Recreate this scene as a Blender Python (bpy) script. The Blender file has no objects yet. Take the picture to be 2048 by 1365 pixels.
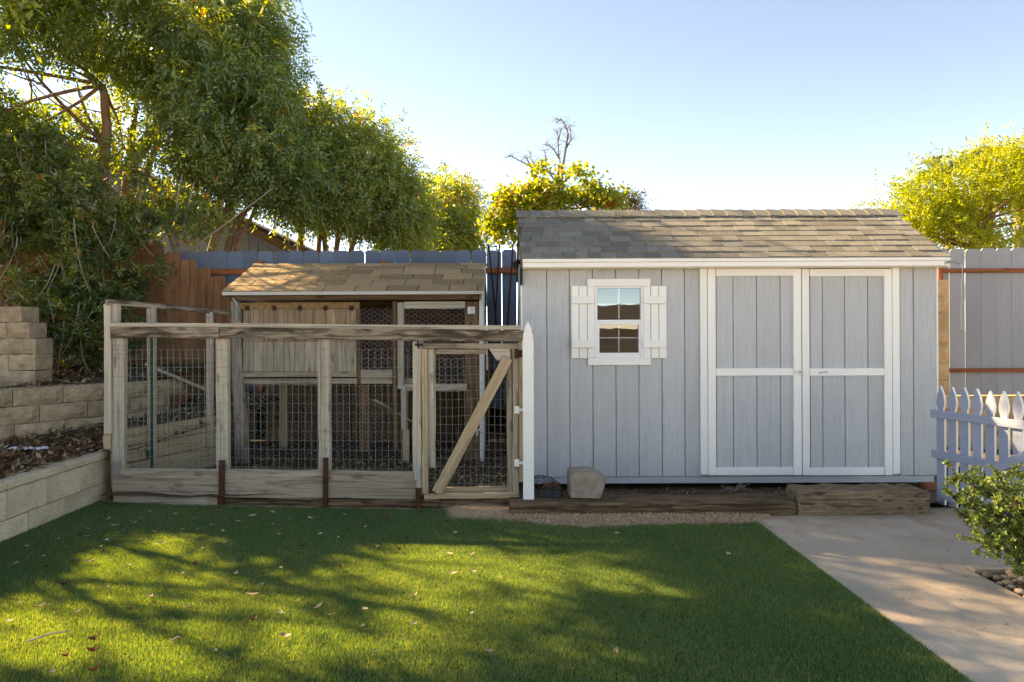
import bpy, math, random
import numpy as np
from mathutils import Vector, Matrix, noise as mnoise
R = math.radians
RND = random.Random(7)
NP = np.random.default_rng(11)
sc = bpy.context.scene
COL = sc.collection

# ------------------------------------------------------------------ camera, light, exposure
F_PX, XC, YC, CAM_H, ROLL = 1365.33, 1002.0, 665.0, 1.39, R(0.26)
cam_d = bpy.data.cameras.new('camera'); cam = bpy.data.objects.new('camera', cam_d); COL.objects.link(cam)
cam_d.sensor_width = 36; cam_d.lens = 24.0; cam_d.clip_start = 0.05; cam_d.clip_end = 2000
cam_d.shift_x = (1024 - XC) / 2048; cam_d.shift_y = -(682.5 - YC) / 2048
cam.location = (0, 0, CAM_H); cam.rotation_euler = (R(90), ROLL, 0)
sc.camera = cam

SUN_AZ, SUN_EL = R(-60), R(34)          # azimuth from +Y, negative = left
S = Vector((math.sin(SUN_AZ) * math.cos(SUN_EL), math.cos(SUN_AZ) * math.cos(SUN_EL), math.sin(SUN_EL)))
world = bpy.data.worlds.new('World'); sc.world = world; world.use_nodes = True
wn = world.node_tree; wn.nodes.clear()
sky = wn.nodes.new('ShaderNodeTexSky'); sky.sky_type = 'NISHITA'; sky.sun_disc = False
sky.sun_elevation = SUN_EL; sky.sun_rotation = SUN_AZ; sky.air_density = 0.45; sky.dust_density = 0.0; sky.ozone_density = 1.0
bg = wn.nodes.new('ShaderNodeBackground'); bg.inputs['Strength'].default_value = 0.135
wo = wn.nodes.new('ShaderNodeOutputWorld')
wn.links.new(sky.outputs[0], bg.inputs[0]); wn.links.new(bg.outputs[0], wo.inputs[0])
sun_d = bpy.data.lights.new('sun', 'SUN'); sun_d.energy = 5.0; sun_d.angle = R(0.53); sun_d.color = (1.0, 0.90, 0.74)
sun = bpy.data.objects.new('sun', sun_d); COL.objects.link(sun)
sun.rotation_euler = S.to_track_quat('Z', 'Y').to_euler(); sun.location = (-8, 8, 12)
sc.view_settings.view_transform = 'Standard'; sc.view_settings.look = 'None'
sc.view_settings.exposure = 2.14; sc.view_settings.gamma = 1.0; sc.view_settings.use_curve_mapping = False
try:
    sc.cycles.max_bounces = 8; sc.cycles.diffuse_bounces = 4; sc.cycles.transmission_bounces = 4
    sc.cycles.transparent_max_bounces = 8; sc.cycles.use_denoising = True; sc.cycles.sample_clamp_indirect = 6
except Exception:
    pass

try:
    sc.view_settings.use_white_balance = True; sc.view_settings.white_balance_temperature = 10400; sc.view_settings.white_balance_tint = 10
except Exception:
    pass

# ------------------------------------------------------------------ helpers: places
cR, sR = math.cos(ROLL), math.sin(ROLL)
def unroll(px, py):
    dx, dy = px - XC, YC - py
    return (dx * cR + dy * sR) / F_PX, (-dx * sR + dy * cR) / F_PX
def P(px, py, d):
    a, b = unroll(px, py); return Vector((a * d, d, CAM_H + b * d))
def G(px, py, z=0.0):
    a, b = unroll(px, py); d = (z - CAM_H) / b; return Vector((a * d, d, z))
PA, PB = Vector((-3.21, 5.62, 0)), Vector((0.17, 5.33, 0))      # the pen's front line on the ground
PU = (PB - PA).normalized(); PN = Vector((-PU.y, PU.x, 0)).normalized()   # PN points away from the camera
def PP(px, py, off=0.0):
    a, b = unroll(px, py); dr = Vector((a, 1, b)); o = Vector((0, 0, CAM_H))
    t = (PA + PN * off - o).dot(PN) / dr.dot(PN); return o + dr * t

# ------------------------------------------------------------------ helpers: objects
WM = {}
def finish(o, parent=None, M=None):
    COL.objects.link(o); M = M or Matrix()
    WM[o.name] = M
    if parent is not None:
        o.parent = parent; o.matrix_basis = WM[parent.name].inverted() @ M
    else:
        o.matrix_basis = M
    return o
def tag(o, label=None, cat=None, group=None, kind=None):
    if label: o['label'] = label
    if cat: o['category'] = cat
    if group: o['group'] = group
    if kind: o['kind'] = kind
    return o
def thing(name, loc, label, cat, group=None):
    o = bpy.data.objects.new(name, None); o.empty_display_size = 0.1
    finish(o, None, Matrix.Translation(Vector(loc))); return tag(o, label, cat, group)
def group_part(name, parent, loc=None):
    o = bpy.data.objects.new(name, None); o.empty_display_size = 0.1
    return finish(o, parent, Matrix.Translation(Vector(loc)) if loc is not None else WM[parent.name].copy())
def pymesh(name, V, F, m, smooth=False):
    me = bpy.data.meshes.new(name); me.from_pydata([tuple(v) for v in V], [], F)
    if m: me.materials.append(m)
    if smooth: me.polygons.foreach_set('use_smooth', [True] * len(me.polygons))
    me.update(); return me
def obj(name, me, parent=None, M=None):
    return finish(bpy.data.objects.new(name, me), parent, M)
def npmesh(name, V, Fq, m, tint=None, smooth=False):
    """V (n,3), Fq (f,k) with the same k for all faces"""
    V = np.asarray(V, np.float32); Fq = np.asarray(Fq, np.int32); k = Fq.shape[1]
    me = bpy.data.meshes.new(name)
    me.vertices.add(len(V)); me.vertices.foreach_set('co', V.ravel())
    me.loops.add(Fq.size); me.loops.foreach_set('vertex_index', Fq.ravel())
    me.polygons.add(len(Fq)); me.polygons.foreach_set('loop_start', np.arange(0, Fq.size, k, dtype=np.int32))
    if smooth: me.polygons.foreach_set('use_smooth', np.ones(len(Fq), bool))
    if tint is not None:
        at = me.attributes.new('tint', 'FLOAT', 'POINT'); at.data.foreach_set('value', np.asarray(tint, np.float32))
    me.materials.append(m); me.update(calc_edges=True); return me
def board_mesh(name, L, w, t, m, b=0.003, n=2, jit=0.0):
    b = min(b, w * .3, t * .3, L * .3)
    hw, ht = w / 2, t / 2
    def ring(x, inset, jy, jz):
        a, c = hw - inset, ht - inset; bb = b if inset == 0 else b * .6
        pts = [(-a + bb, -c), (a - bb, -c), (a, -c + bb), (a, c - bb), (a - bb, c), (-a + bb, c), (-a, c - bb), (-a, -c + bb)]
        return [(x, y + jy, z + jz) for y, z in pts]
    xs = [-L / 2, -L / 2 + b] + [-L / 2 + L * (i / (n - 1)) for i in range(1, n - 1)] + [L / 2 - b, L / 2]
    V = []
    for i, x in enumerate(xs):
        e = i in (0, len(xs) - 1)
        jy, jz = (RND.uniform(-jit, jit), RND.uniform(-jit, jit)) if jit else (0, 0)
        V += ring(x, b if e else 0, jy, jz)
    if jit:
        V = [(x, y + RND.uniform(-jit, jit) * .5, z + RND.uniform(-jit, jit) * .5) for x, y, z in V]
    F = [tuple(range(7, -1, -1))]
    for i in range(len(xs) - 1):
        for k in range(8):
            a0, a1 = i * 8 + k, i * 8 + (k + 1) % 8
            F.append((a0, a1, a1 + 8, a0 + 8))
    F.append(tuple(range((len(xs) - 1) * 8, len(xs) * 8)))
    return pymesh(name, V, F, m)
def frame_x(p0, p1, up=Vector((0, 0, 1))):
    p0, p1 = Vector(p0), Vector(p1); x = (p1 - p0).normalized()
    z = up - x * up.dot(x)
    if z.length < 1e-4: z = Vector((0, 1, 0)) - x * x.y
    z.normalize(); y = z.cross(x)
    M = Matrix((x, y, z)).transposed().to_4x4(); M.translation = (p0 + p1) / 2
    return M, (p1 - p0).length
def board(name, p0, p1, w, t, m, parent, up=Vector((0, 0, 1)), b=0.003, n=2, jit=0.0):
    """a board along p0-p1; t is its size along up, w across"""
    M, L = frame_x(p0, p1, up)
    return obj(name, board_mesh(name, L, w, t, m, b, n, jit), parent, M)
FRONT = Vector((0, -1, 0))
def slab(name, x0, y0, x1, y1, d, th, m, parent, vert=True, b=0.003, n=2, jit=0.0):
    """a board whose front face at depth d covers the rectangle seen at x0,y0-x1,y1; grain runs vertically if vert"""
    X0, X1 = P(x0, (y0 + y1) / 2, d).x, P(x1, (y0 + y1) / 2, d).x
    Z0, Z1 = P((x0 + x1) / 2, y1, d).z, P((x0 + x1) / 2, y0, d).z
    return slabw(name, X0, Z0, X1, Z1, d, th, m, parent, vert, b, n, jit)
def slabw(name, X0, Z0, X1, Z1, d, th, m, parent, vert=True, b=0.003, n=2, jit=0.0):
    xm, zm, ym = (X0 + X1) / 2, (Z0 + Z1) / 2, d + th / 2
    if vert: return board(name, (xm, ym, Z0), (xm, ym, Z1), abs(X1 - X0), th, m, parent, FRONT, b, n, jit)
    return board(name, (X0, ym, zm), (X1, ym, zm), abs(Z1 - Z0), th, m, parent, FRONT, b, n, jit)
def extrude(poly, t, axis='y'):
    """polygon [(u,v)] -> verts with u->x, v->z, thickness along y (0..t)"""
    n = len(poly); V = [(u, 0, v) for u, v in poly] + [(u, t, v) for u, v in poly]
    F = [tuple(range(n)), tuple(range(2 * n - 1, n - 1, -1))] + [((i + 1) % n, i, i + n, (i + 1) % n + n) for i in range(n)]
    return V, F
def tube_data(pts, rads, sides=6, cap=True):
    pts = [Vector(p) for p in pts]; V, F = [], []
    prev = None
    for i, p in enumerate(pts):
        d = (pts[min(i + 1, len(pts) - 1)] - pts[max(i - 1, 0)]).normalized()
        ref = prev if prev is not None else (Vector((0, 0, 1)) if abs(d.z) < .9 else Vector((1, 0, 0)))
        x = (ref - d * ref.dot(d))
        if x.length < 1e-4: x = Vector((1, 0, 0)) - d * d.x
        x.normalize(); prev = x; y = d.cross(x); r = rads[i] if hasattr(rads, '__len__') else rads
        for k in range(sides):
            a = 2 * math.pi * k / sides; V.append(p + x * (r * math.cos(a)) + y * (r * math.sin(a)))
    for i in range(len(pts) - 1):
        for k in range(sides):
            a, b_ = i * sides + k, i * sides + (k + 1) % sides; F.append((a, b_, b_ + sides, a + sides))
    if cap: F += [tuple(range(sides - 1, -1, -1)), tuple(range((len(pts) - 1) * sides, len(pts) * sides))]
    return V, F
class MB:
    def __init__(s): s.V, s.F = [], []
    def add(s, VF):
        o = len(s.V); s.V += [tuple(v) for v in VF[0]]; s.F += [tuple(i + o for i in f) for f in VF[1]]; return s
    def tube(s, pts, r, sides=6, cap=True): return s.add(tube_data(pts, r, sides, cap))
    def box(s, c, sx, sy, sz):
        x, y, z = c; h = (sx / 2, sy / 2, sz / 2)
        V = [(x + i * h[0], y + j * h[1], z + k * h[2]) for k in (-1, 1) for j in (-1, 1) for i in (-1, 1)]
        return s.add((V, [(0, 2, 3, 1), (4, 5, 7, 6), (0, 1, 5, 4), (2, 6, 7, 3), (0, 4, 6, 2), (1, 3, 7, 5)]))
    def build(s, name, m, parent=None, origin=None, smooth=False):
        M = WM[parent.name].copy() if parent is not None and origin is None else Matrix.Translation(Vector(origin or (0, 0, 0)))
        inv = M.inverted()
        return obj(name, pymesh(name, [inv @ Vector(v) for v in s.V], s.F, m, smooth), parent, M)
def inpoly(x, y, poly):
    r = False; j = len(poly) - 1
    for i in range(len(poly)):
        xi, yi = poly[i]; xj, yj = poly[j]
        if (yi > y) != (yj > y) and x < (xj - xi) * (y - yi) / (yj - yi) + xi: r = not r
        j = i
    return r
def inpoly_np(X, Y, poly):
    r = np.zeros(len(X), bool); j = len(poly) - 1
    for i in range(len(poly)):
        xi, yi = poly[i]; xj, yj = poly[j]
        if yi != yj:
            r ^= ((yi > Y) != (yj > Y)) & (X < (xj - xi) * (Y - yi) / (yj - yi) + xi)
        j = i
    return r
def sheet(name, poly, zf, step, m, kind='structure', bumpy=0.0):
    """a ground sheet cut from a grid by a polygon, height zf(x,y)"""
    import bmesh
    bm = bmesh.new()
    xs, ys = [p[0] for p in poly], [p[1] for p in poly]
    f = bm.faces.new([bm.verts.new((x, y, 0)) for x, y in poly])
    def cuts(lo, hi, axis):
        n = int((hi - lo) / step)
        for i in range(1, n + 1):
            c = lo + i * (hi - lo) / (n + 1); co = [0, 0, 0]; no = [0, 0, 0]; co[axis] = c; no[axis] = 1
            bmesh.ops.bisect_plane(bm, geom=bm.verts[:] + bm.edges[:] + bm.faces[:], plane_co=co, plane_no=no)
    cuts(min(xs), max(xs), 0); cuts(min(ys), max(ys), 1)
    for v in bm.verts:
        v.co.z = zf(v.co.x, v.co.y) + (mnoise.noise(Vector((v.co.x * 3, v.co.y * 3, 1.7))) * bumpy if bumpy else 0)
    bmesh.ops.recalc_face_normals(bm, faces=bm.faces)
    if sum(fc.normal.z for fc in bm.faces) < 0: bmesh.ops.reverse_faces(bm, faces=bm.faces)
    me = bpy.data.meshes.new(name); bm.to_mesh(me); bm.free(); me.materials.append(m)
    me.polygons.foreach_set('use_smooth', [True] * len(me.polygons))
    o = obj(name, me); o['kind'] = kind; return o

# ------------------------------------------------------------------ helpers: materials
class N:
    def __init__(s, name):
        s.m = bpy.data.materials.new(name); s.m.use_nodes = True; s.t = s.m.node_tree; s.t.nodes.clear()
        s.out = s.n('ShaderNodeOutputMaterial')
    def n(s, typ, **kw):
        o = s.t.nodes.new(typ)
        for k, v in kw.items(): setattr(o, k, v)
        return o
    def l(s, a, b): s.t.links.new(a, b)
    def mapping(s, scale, rnd=True, coord='Object'):
        tc = s.n('ShaderNodeTexCoord'); mp = s.n('ShaderNodeMapping'); mp.inputs['Scale'].default_value = scale
        src = tc.outputs[coord]
        if rnd:
            oi = s.n('ShaderNodeObjectInfo'); mu = s.n('ShaderNodeVectorMath', operation='MULTIPLY_ADD')
            cb = s.n('ShaderNodeCombineXYZ'); s.l(oi.outputs['Random'], cb.inputs[0]); s.l(oi.outputs['Random'], cb.inputs[1]); s.l(oi.outputs['Random'], cb.inputs[2])
            s.l(cb.outputs[0], mu.inputs[0]); mu.inputs[1].default_value = (37.0, 53.0, 71.0); s.l(src, mu.inputs[2]); src = mu.outputs[0]
        s.l(src, mp.inputs['Vector']); return mp.outputs[0]
    def noise(s, vec, scale, detail=4, rough=.55, dist=0.0):
        o = s.n('ShaderNodeTexNoise'); o.inputs['Scale'].default_value = scale; o.inputs['Detail'].default_value = detail
        o.inputs['Roughness'].default_value = rough; o.inputs['Distortion'].default_value = dist
        if vec is not None: s.l(vec, o.inputs['Vector'])
        return o.outputs['Fac']
    def ramp(s, fac, stops):
        o = s.n('ShaderNodeValToRGB'); e = o.color_ramp.elements
        while len(e) < len(stops): e.new(.5)
        for i, (p, c) in enumerate(stops): e[i].position = p; e[i].color = (*c, 1) if len(c) == 3 else c
        s.l(fac, o.inputs[0]); return o.outputs[0]
    def mix(s, fac, a, b, mode='MIX'):
        o = s.n('ShaderNodeMix', data_type='RGBA', blend_type=mode)
        for sock, v in ((o.inputs[0], fac), (o.inputs[6], a), (o.inputs[7], b)):
            if isinstance(v, (int, float)): sock.default_value = v
            elif isinstance(v, tuple): sock.default_value = (*v, 1)
            else: s.l(v, sock)
        return o.outputs[2]
    def math(s, op, a, b=0.0):
        o = s.n('ShaderNodeMath', operation=op)
        for i, v in enumerate((a, b)):
            if isinstance(v, (int, float)): o.inputs[i].default_value = v
            else: s.l(v, o.inputs[i])
        return o.outputs[0]
    def bump(s, h, strength=.5, dist=.01, normal=None):
        o = s.n('ShaderNodeBump'); o.inputs['Strength'].default_value = strength; o.inputs['Distance'].default_value = dist
        s.l(h, o.inputs['Height'])
        if normal is not None: s.l(normal, o.inputs['Normal'])
        return o.outputs[0]
    def bsdf(s, col, rough=.7, normal=None, spec=.3, metal=0.0):
        o = s.n('ShaderNodeBsdfPrincipled')
        if isinstance(col, tuple): o.inputs['Base Color'].default_value = (*col, 1)
        else: s.l(col, o.inputs['Base Color'])
        if isinstance(rough, (int, float)): o.inputs['Roughness'].default_value = rough
        else: s.l(rough, o.inputs['Roughness'])
        o.inputs['Specular IOR Level'].default_value = spec; o.inputs['Metallic'].default_value = metal
        if normal is not None: s.l(normal, o.inputs['Normal'])
        s.l(o.outputs[0], s.out.inputs[0]); return o
    def rnd(s, lo=0.8, hi=1.2):
        oi = s.n('ShaderNodeObjectInfo'); mr = s.n('ShaderNodeMapRange'); s.l(oi.outputs['Random'], mr.inputs[0])
        mr.inputs[3].default_value = lo; mr.inputs[4].default_value = hi
        cb = s.n('ShaderNodeCombineColor'); [s.l(mr.outputs[0], cb.inputs[i]) for i in range(3)]
        return cb.outputs[0]
def lerp3(a, b, t): return tuple(x + (y - x) * t for x, y in zip(a, b))
def wood(name, dark, mid, light, stain=None, grain=26, bump=.6, var=(.8, 1.2), rough=.85, stain_at=.6, axis='x'):
    dark, mid, light = (tuple(min(.75, q * w_) for q, w_ in zip(c_, (1.22, 1.18, 1.12))) for c_ in (dark, mid, light))
    """weathered timber, grain along local x, checks, blotches and dark stains"""
    k = N(name); AX = (lambda q: q) if axis == 'x' else (lambda q: (q[1], q[2], q[0])); v = k.mapping(AX((1.3, grain, grain))); fine = k.noise(v, 2.2, 6, .65, .6)
    v2 = k.mapping(AX((.9, 5, 5))); big = k.noise(v2, 1.6, 3, .5, .8)
    c = k.ramp(fine, [(.28, dark), (.5, mid), (.72, light)])
    c = k.mix(k.ramp(big, [(.35, (0, 0, 0)), (.7, (1, 1, 1))]), c, k.mix(.5, c, lerp3(dark, mid, .3)))
    if stain:
        sp = k.noise(k.mapping(AX((1.1, 7, 7))), 1.9, 4, .6, 1.5)
        c = k.mix(k.ramp(sp, [(stain_at - .08, (0, 0, 0)), (stain_at + .1, (.85, .85, .85))]), c, stain)
    kn = k.n('ShaderNodeTexVoronoi'); kn.inputs['Scale'].default_value = 1.0; k.l(k.mapping(AX((3.2, 9, 9))), kn.inputs['Vector'])
    c = k.mix(k.ramp(kn.outputs['Distance'], [(.10, (.75, .75, .75)), (.2, (0, 0, 0))]), c, lerp3(dark, (.02, .012, .008), .4))
    c = k.mix(1.0, c, k.rnd(*var), 'MULTIPLY')
    crack = k.ramp(k.noise(k.mapping(AX((.55, 40, 40))), 1.7, 3, .5), [(.33, (0, 0, 0)), (.42, (1, 1, 1))])
    c = k.mix(k.math('MULTIPLY', k.math('SUBTRACT', 1.0, crack), .6), c, lerp3(dark, (0, 0, 0), .5))
    h = k.math('ADD', k.math('MULTIPLY', fine, .5), k.math('MULTIPLY', crack, .8))
    k.bsdf(c, rough, k.bump(h, bump, .006), .15); return k.m
def painted(name, col, emboss=.35, var=(.96, 1.04), rough=.6, chips=None, dirt=.12, spread=24):
    """paint on embossed wood-grain siding, grain along local x"""
    k = N(name); v = k.mapping((1.6, spread, spread)); g = k.noise(v, 1.6, 3, .5, 2.6)
    fine = k.noise(k.mapping((14, 60, 60)), 2.0, 3, .6)
    blot = k.noise(k.mapping((1.2, 3, 3)), 1.3, 4, .6)
    c = k.mix(k.math('MULTIPLY', k.ramp(blot, [(.35, (1, 1, 1)), (.65, (0, 0, 0))]), dirt), col, tuple(x * .72 for x in col))
    c = k.mix(k.ramp(g, [(.34, (.13, .13, .13)), (.5, (0, 0, 0))]), c, tuple(x * .74 for x in col))
    if chips:
        ch = k.noise(k.mapping((6, 22, 22)), 1.4, 5, .7)
        c = k.mix(k.ramp(ch, [(.66, (0, 0, 0)), (.70, (1, 1, 1))]), c, chips)
    c = k.mix(1.0, c, k.rnd(*var), 'MULTIPLY')
    h = k.math('ADD', g, k.math('MULTIPLY', fine, .35))
    k.bsdf(c, rough, k.bump(h, emboss, .016), .3); return k.m
def masonry(name, a, b, c3, scale=9, bump=.6, var=(.85, 1.15), dist=.012, rough=.95, stain=None):
    a, b, c3 = (tuple(min(.8, q * 1.18) for q in c_) for c_ in (a, b, c3))
    k = N(name); v = k.mapping((1, 1, 1)); n1 = k.noise(v, scale, 6, .65); n2 = k.noise(v, scale * 9, 4, .7); n3 = k.noise(v, scale * .28, 3, .5)
    c = k.ramp(n1, [(.3, a), (.5, b), (.72, c3)])
    c = k.mix(k.ramp(n2, [(.36, (.5, .5, .5)), (.5, (0, 0, 0))]), c, tuple(x * .55 for x in a))
    if stain: c = k.mix(k.ramp(n3, [(.5, (0, 0, 0)), (.68, (.8, .8, .8))]), c, stain)
    c = k.mix(1.0, c, k.rnd(*var), 'MULTIPLY')
    k.bsdf(c, rough, k.bump(k.math('ADD', n1, k.math('MULTIPLY', n2, .5)), bump, dist), .12); return k.m
def shingle_mat(name, a, b, var=(.72, 1.25)):
    k = N(name); v = k.mapping((1, 1, 1)); n2 = k.noise(v, 110, 4, .85); n1 = k.noise(v, 7, 4, .6)
    c = k.mix(k.ramp(n2, [(.38, (0, 0, 0)), (.62, (1, 1, 1))]), tuple(x * .62 for x in a), tuple(min(1, x * 1.35) for x in b))
    c = k.mix(k.ramp(n1, [(.35, (.5, .5, .5)), (.65, (0, 0, 0))]), c, a)
    c = k.mix(1.0, c, k.rnd(*var), 'MULTIPLY')
    k.bsdf(c, .95, k.bump(n2, .5, .003), .1); return k.m
def plain(name, col, rough=.6, metal=0.0, bump=0.0, scale=40, spec=.3, var=None, mottled=.25):
    k = N(name); n1 = k.noise(k.mapping((1, 1, 1)), scale, 4, .6)
    c = k.mix(k.ramp(n1, [(.35, (1, 1, 1)), (.65, (0, 0, 0))]), col, tuple(x * (1 - mottled) for x in col))
    if var: c = k.mix(1.0, c, k.rnd(*var), 'MULTIPLY')
    k.bsdf(c, rough, k.bump(n1, bump, .004) if bump else None, spec, metal); return k.m
def foliage(name, stops, trans=.45, tcol=(1.25, 1.2, .5), rough=.45, gloss=.5):
    k = N(name); at = k.n('ShaderNodeAttribute', attribute_name='tint')
    c = k.ramp(at.outputs['Fac'], stops)
    p = k.bsdf(c, rough, None, gloss)
    tr = k.n('ShaderNodeBsdfTranslucent'); k.l(k.mix(1.0, c, tcol, 'MULTIPLY'), tr.inputs[0])
    mx = k.n('ShaderNodeMixShader'); mx.inputs[0].default_value = trans
    k.l(p.outputs[0], mx.inputs[1]); k.l(tr.outputs[0], mx.inputs[2]); k.l(mx.outputs[0], k.out.inputs[0]); return k.m

M_SHED = painted('blue_grey_siding_paint', (.505, .508, .512), .8, (.95, 1.05))
M_WHITE = painted('white_trim_paint', (.86, .83, .78), .3, (.97, 1.02), .55, None, .10)
M_WHITE_OLD = painted('worn_white_paint', (.82, .80, .76), .35, (.95, 1.03), .6, (.30, .20, .11), .25)
M_GATE = painted('lilac_grey_paint', (.33, .355, .44), .3, (.93, 1.05), .6, None, .2)
M_FENCE_SHADED = painted('shaded_blue_fence', (.115, .150, .210), .3, (.82, 1.15), .7, None, .35)  # fence stretch behind the coop: its shade is coloured in as darker blue
M_FENCE_LIT = painted('lit_grey_fence', (.36, .345, .345), .35, (.9, 1.08), .75, (.16, .15, .15), .3)  # lit tone of the same long fence, for the stretch at right
M_BROWN = wood('red_brown_stained_boards', (.13, .058, .030), (.24, .115, .060), (.31, .165, .095), None, 20, .4, (.82, 1.18))
M_RAIL = wood('orange_brown_stain', (.17, .055, .026), (.27, .092, .042), (.33, .125, .06), None, 24, .3, (.9, 1.1))
M_POLE = wood('weathered_grey_timber', (.255, .215, .17), (.37, .325, .27), (.47, .42, .355), (.19, .15, .11), 38, .6, (.82, 1.14), stain_at=.70)
M_RAILW = wood('stained_grey_rail', (.11, .08, .056), (.29, .235, .18), (.41, .345, .28), (.032, .020, .012), 46, .8, (.9, 1.1), stain_at=.50)
M_KICK = wood('weathered_kick_board', (.20, .155, .115), (.315, .26, .20), (.41, .345, .27), (.16, .115, .08), 34, .7, (.88, 1.1), stain_at=.6)
M_TAN = wood('tan_timber', (.26, .19, .12), (.37, .28, .185), (.45, .355, .245), (.20, .145, .09), 34, .6, (.9, 1.1), stain_at=.64)
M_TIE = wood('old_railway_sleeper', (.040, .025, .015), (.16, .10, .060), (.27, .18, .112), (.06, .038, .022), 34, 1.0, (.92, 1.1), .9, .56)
M_TIE2 = wood('split_railway_sleeper', (.055, .037, .024), (.20, .138, .09), (.32, .235, .16), (.075, .05, .032), 44, 1.0, (.95, 1.1), .9, .58)
M_HUTCH = wood('brown_hutch_timber', (.06, .034, .018), (.15, .088, .05), (.22, .14, .085), (.04, .024, .014), 24, .6, (.8, 1.2))
M_PLY = wood('faded_plywood_siding', (.16, .10, .06), (.30, .20, .125), (.38, .27, .175), (.19, .13, .085), 20, .4, (.9, 1.1))
M_PALE = wood('bleached_plywood', (.20, .165, .125), (.34, .29, .225), (.43, .375, .30), (.22, .18, .135), 26, .4, (.9, 1.1))
M_OSB = masonry('chipboard_strip', (.16, .09, .04), (.30, .17, .08), (.40, .25, .13), 30, .3)
M_CMU = masonry('tan_concrete_block', (.43, .335, .225), (.53, .42, .295), (.58, .475, .35), 6, .4, (.86, 1.08), .008, .95, (.36, .27, .175))
M_MORTAR = masonry('mortar', (.19, .15, .105), (.24, .19, .135), (.28, .225, .16), 20, .4)
M_SRW = masonry('split_face_block', (.235, .165, .10), (.35, .255, .165), (.44, .335, .225), 8, 1.0, (.82, 1.15), .02)
M_OCHRE = masonry('ochre_block', (.40, .235, .11), (.50, .31, .155), (.56, .37, .20), 8, .6, (.85, 1.12), .012)
M_STONE = masonry('grey_tan_concrete', (.23, .18, .135), (.31, .25, .195), (.37, .305, .24), 16, 1.0, (1, 1), .012)
M_ROOF = shingle_mat('grey_asphalt_shingle', (.165, .150, .125), (.225, .205, .172), (.75, 1.2))
M_ROOFB = shingle_mat('brown_asphalt_shingle', (.30, .195, .105), (.42, .28, .155), (.70, 1.2))
M_IRON = plain('black_iron', (.02, .02, .022), .55, .3, .2, 60)
M_RUST = plain('rusty_steel', (.105, .042, .024), .85, .2, .6, 45, .2, (.8, 1.2), .5)
M_ZINC = plain('galvanised_steel', (.42, .43, .43), .45, .7, .1, 50)
M_WIRE = plain('galvanised_wire', (.32, .335, .30), .5, .55, 0, 50)
M_WIREG = plain('green_coated_wire', (.060, .115, .085), .5, .1, 0, 50)
M_TPOST = plain('green_post_paint', (.012, .055, .038), .5, .1, .2, 40)
M_TERRA = plain('terracotta', (.33, .12, .055), .85, 0, .3, 25)
M_SLATE = plain('dark_slate', (.030, .031, .034), .7, 0, .5, 30)
M_PAPER = plain('white_paper', (.72, .74, .76), .8, 0, .5, 14)
M_CORD = plain('white_cord', (.72, .68, .60), .8)
M_DARK = plain('dark_interior', (.020, .016, .013), .9)
M_BARK = wood('reddish_bark', (.085, .05, .03), (.19, .115, .072), (.28, .18, .12), None, 9, 1.0, (.85, 1.15), axis='z')
M_BARKG = wood('grey_bark', (.10, .085, .068), (.20, .175, .145), (.29, .26, .22), None, 12, .8, (.85, 1.15), axis='z')
M_POLEV = wood('grey_peeled_log', (.16, .13, .10), (.30, .26, .215), (.43, .38, .32), (.10, .085, .06), 22, .8, (.95, 1.05), stain_at=.58, axis='z')
M_TWIG = plain('pale_twig', (.27, .235, .19), .8, 0, .3, 60)
M_TWIGD = plain('dark_twig', (.07, .055, .045), .8, 0, .3, 60)
M_DIRT = masonry('dry_soil', (.06, .04, .026), (.115, .078, .050), (.165, .115, .075), 9, .9, (1, 1), .03)
M_GRANITE = masonry('decomposed_granite', (.30, .18, .10), (.44, .28, .17), (.56, .39, .26), 45, .8, (1, 1), .01)
M_CONC = None
def concrete():
    k = N('broomed_concrete'); v = k.mapping((1, 1, 1), False); n1 = k.noise(v, 1.6, 5, .6); n2 = k.noise(v, 70, 4, .7); n3 = k.noise(k.mapping((5, 1.2, 1), False), 1.3, 4, .6, .6)
    c = k.ramp(n1, [(.32, (.46, .345, .245)), (.5, (.54, .415, .305)), (.68, (.60, .475, .36))])
    c = k.mix(k.ramp(n3, [(.42, (.5, .5, .5)), (.58, (0, 0, 0))]), c, (.44, .365, .29))
    c = k.mix(k.ramp(n2, [(.34, (.55, .55, .55)), (.46, (0, 0, 0))]), c, (.29, .23, .18))
    sp = k.n('ShaderNodeSeparateXYZ'); tc = k.n('ShaderNodeTexCoord'); k.l(tc.outputs['Object'], sp.inputs[0])
    mr = k.n('ShaderNodeMapRange'); k.l(sp.outputs[1], mr.inputs[0]); mr.inputs[1].default_value = 4.2; mr.inputs[2].default_value = 5.1
    c = k.mix(k.math('MULTIPLY', mr.outputs[0], k.ramp(k.noise(v, 5, 4, .6), [(.4, (0, 0, 0)), (.62, (.7, .7, .7))])), c, (.42, .26, .16))
    k.bsdf(c, .9, k.bump(k.math('ADD', n2, k.math('MULTIPLY', n1, .6)), .35, .004), .15); return k.m
M_CONC = concrete()
def glass():
    k = N('window_glass'); d = k.n('ShaderNodeBsdfTransparent'); d.inputs[0].default_value = (.75, .78, .78, 1)
    g = k.n('ShaderNodeBsdfGlossy'); g.inputs['Roughness'].default_value = .01; g.inputs[0].default_value = (.8, .86, .9, 1)
    nz = k.noise(k.mapping((1, 1, 1), False), 3.0, 2, .5); k.l(k.bump(nz, .05, .02), g.inputs['Normal'])
    mx = k.n('ShaderNodeMixShader'); mx.inputs[0].default_value = .20
    k.l(d.outputs[0], mx.inputs[1]); k.l(g.outputs[0], mx.inputs[2]); k.l(mx.outputs[0], k.out.inputs[0]); return k.m
M_GLASS = glass()
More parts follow.
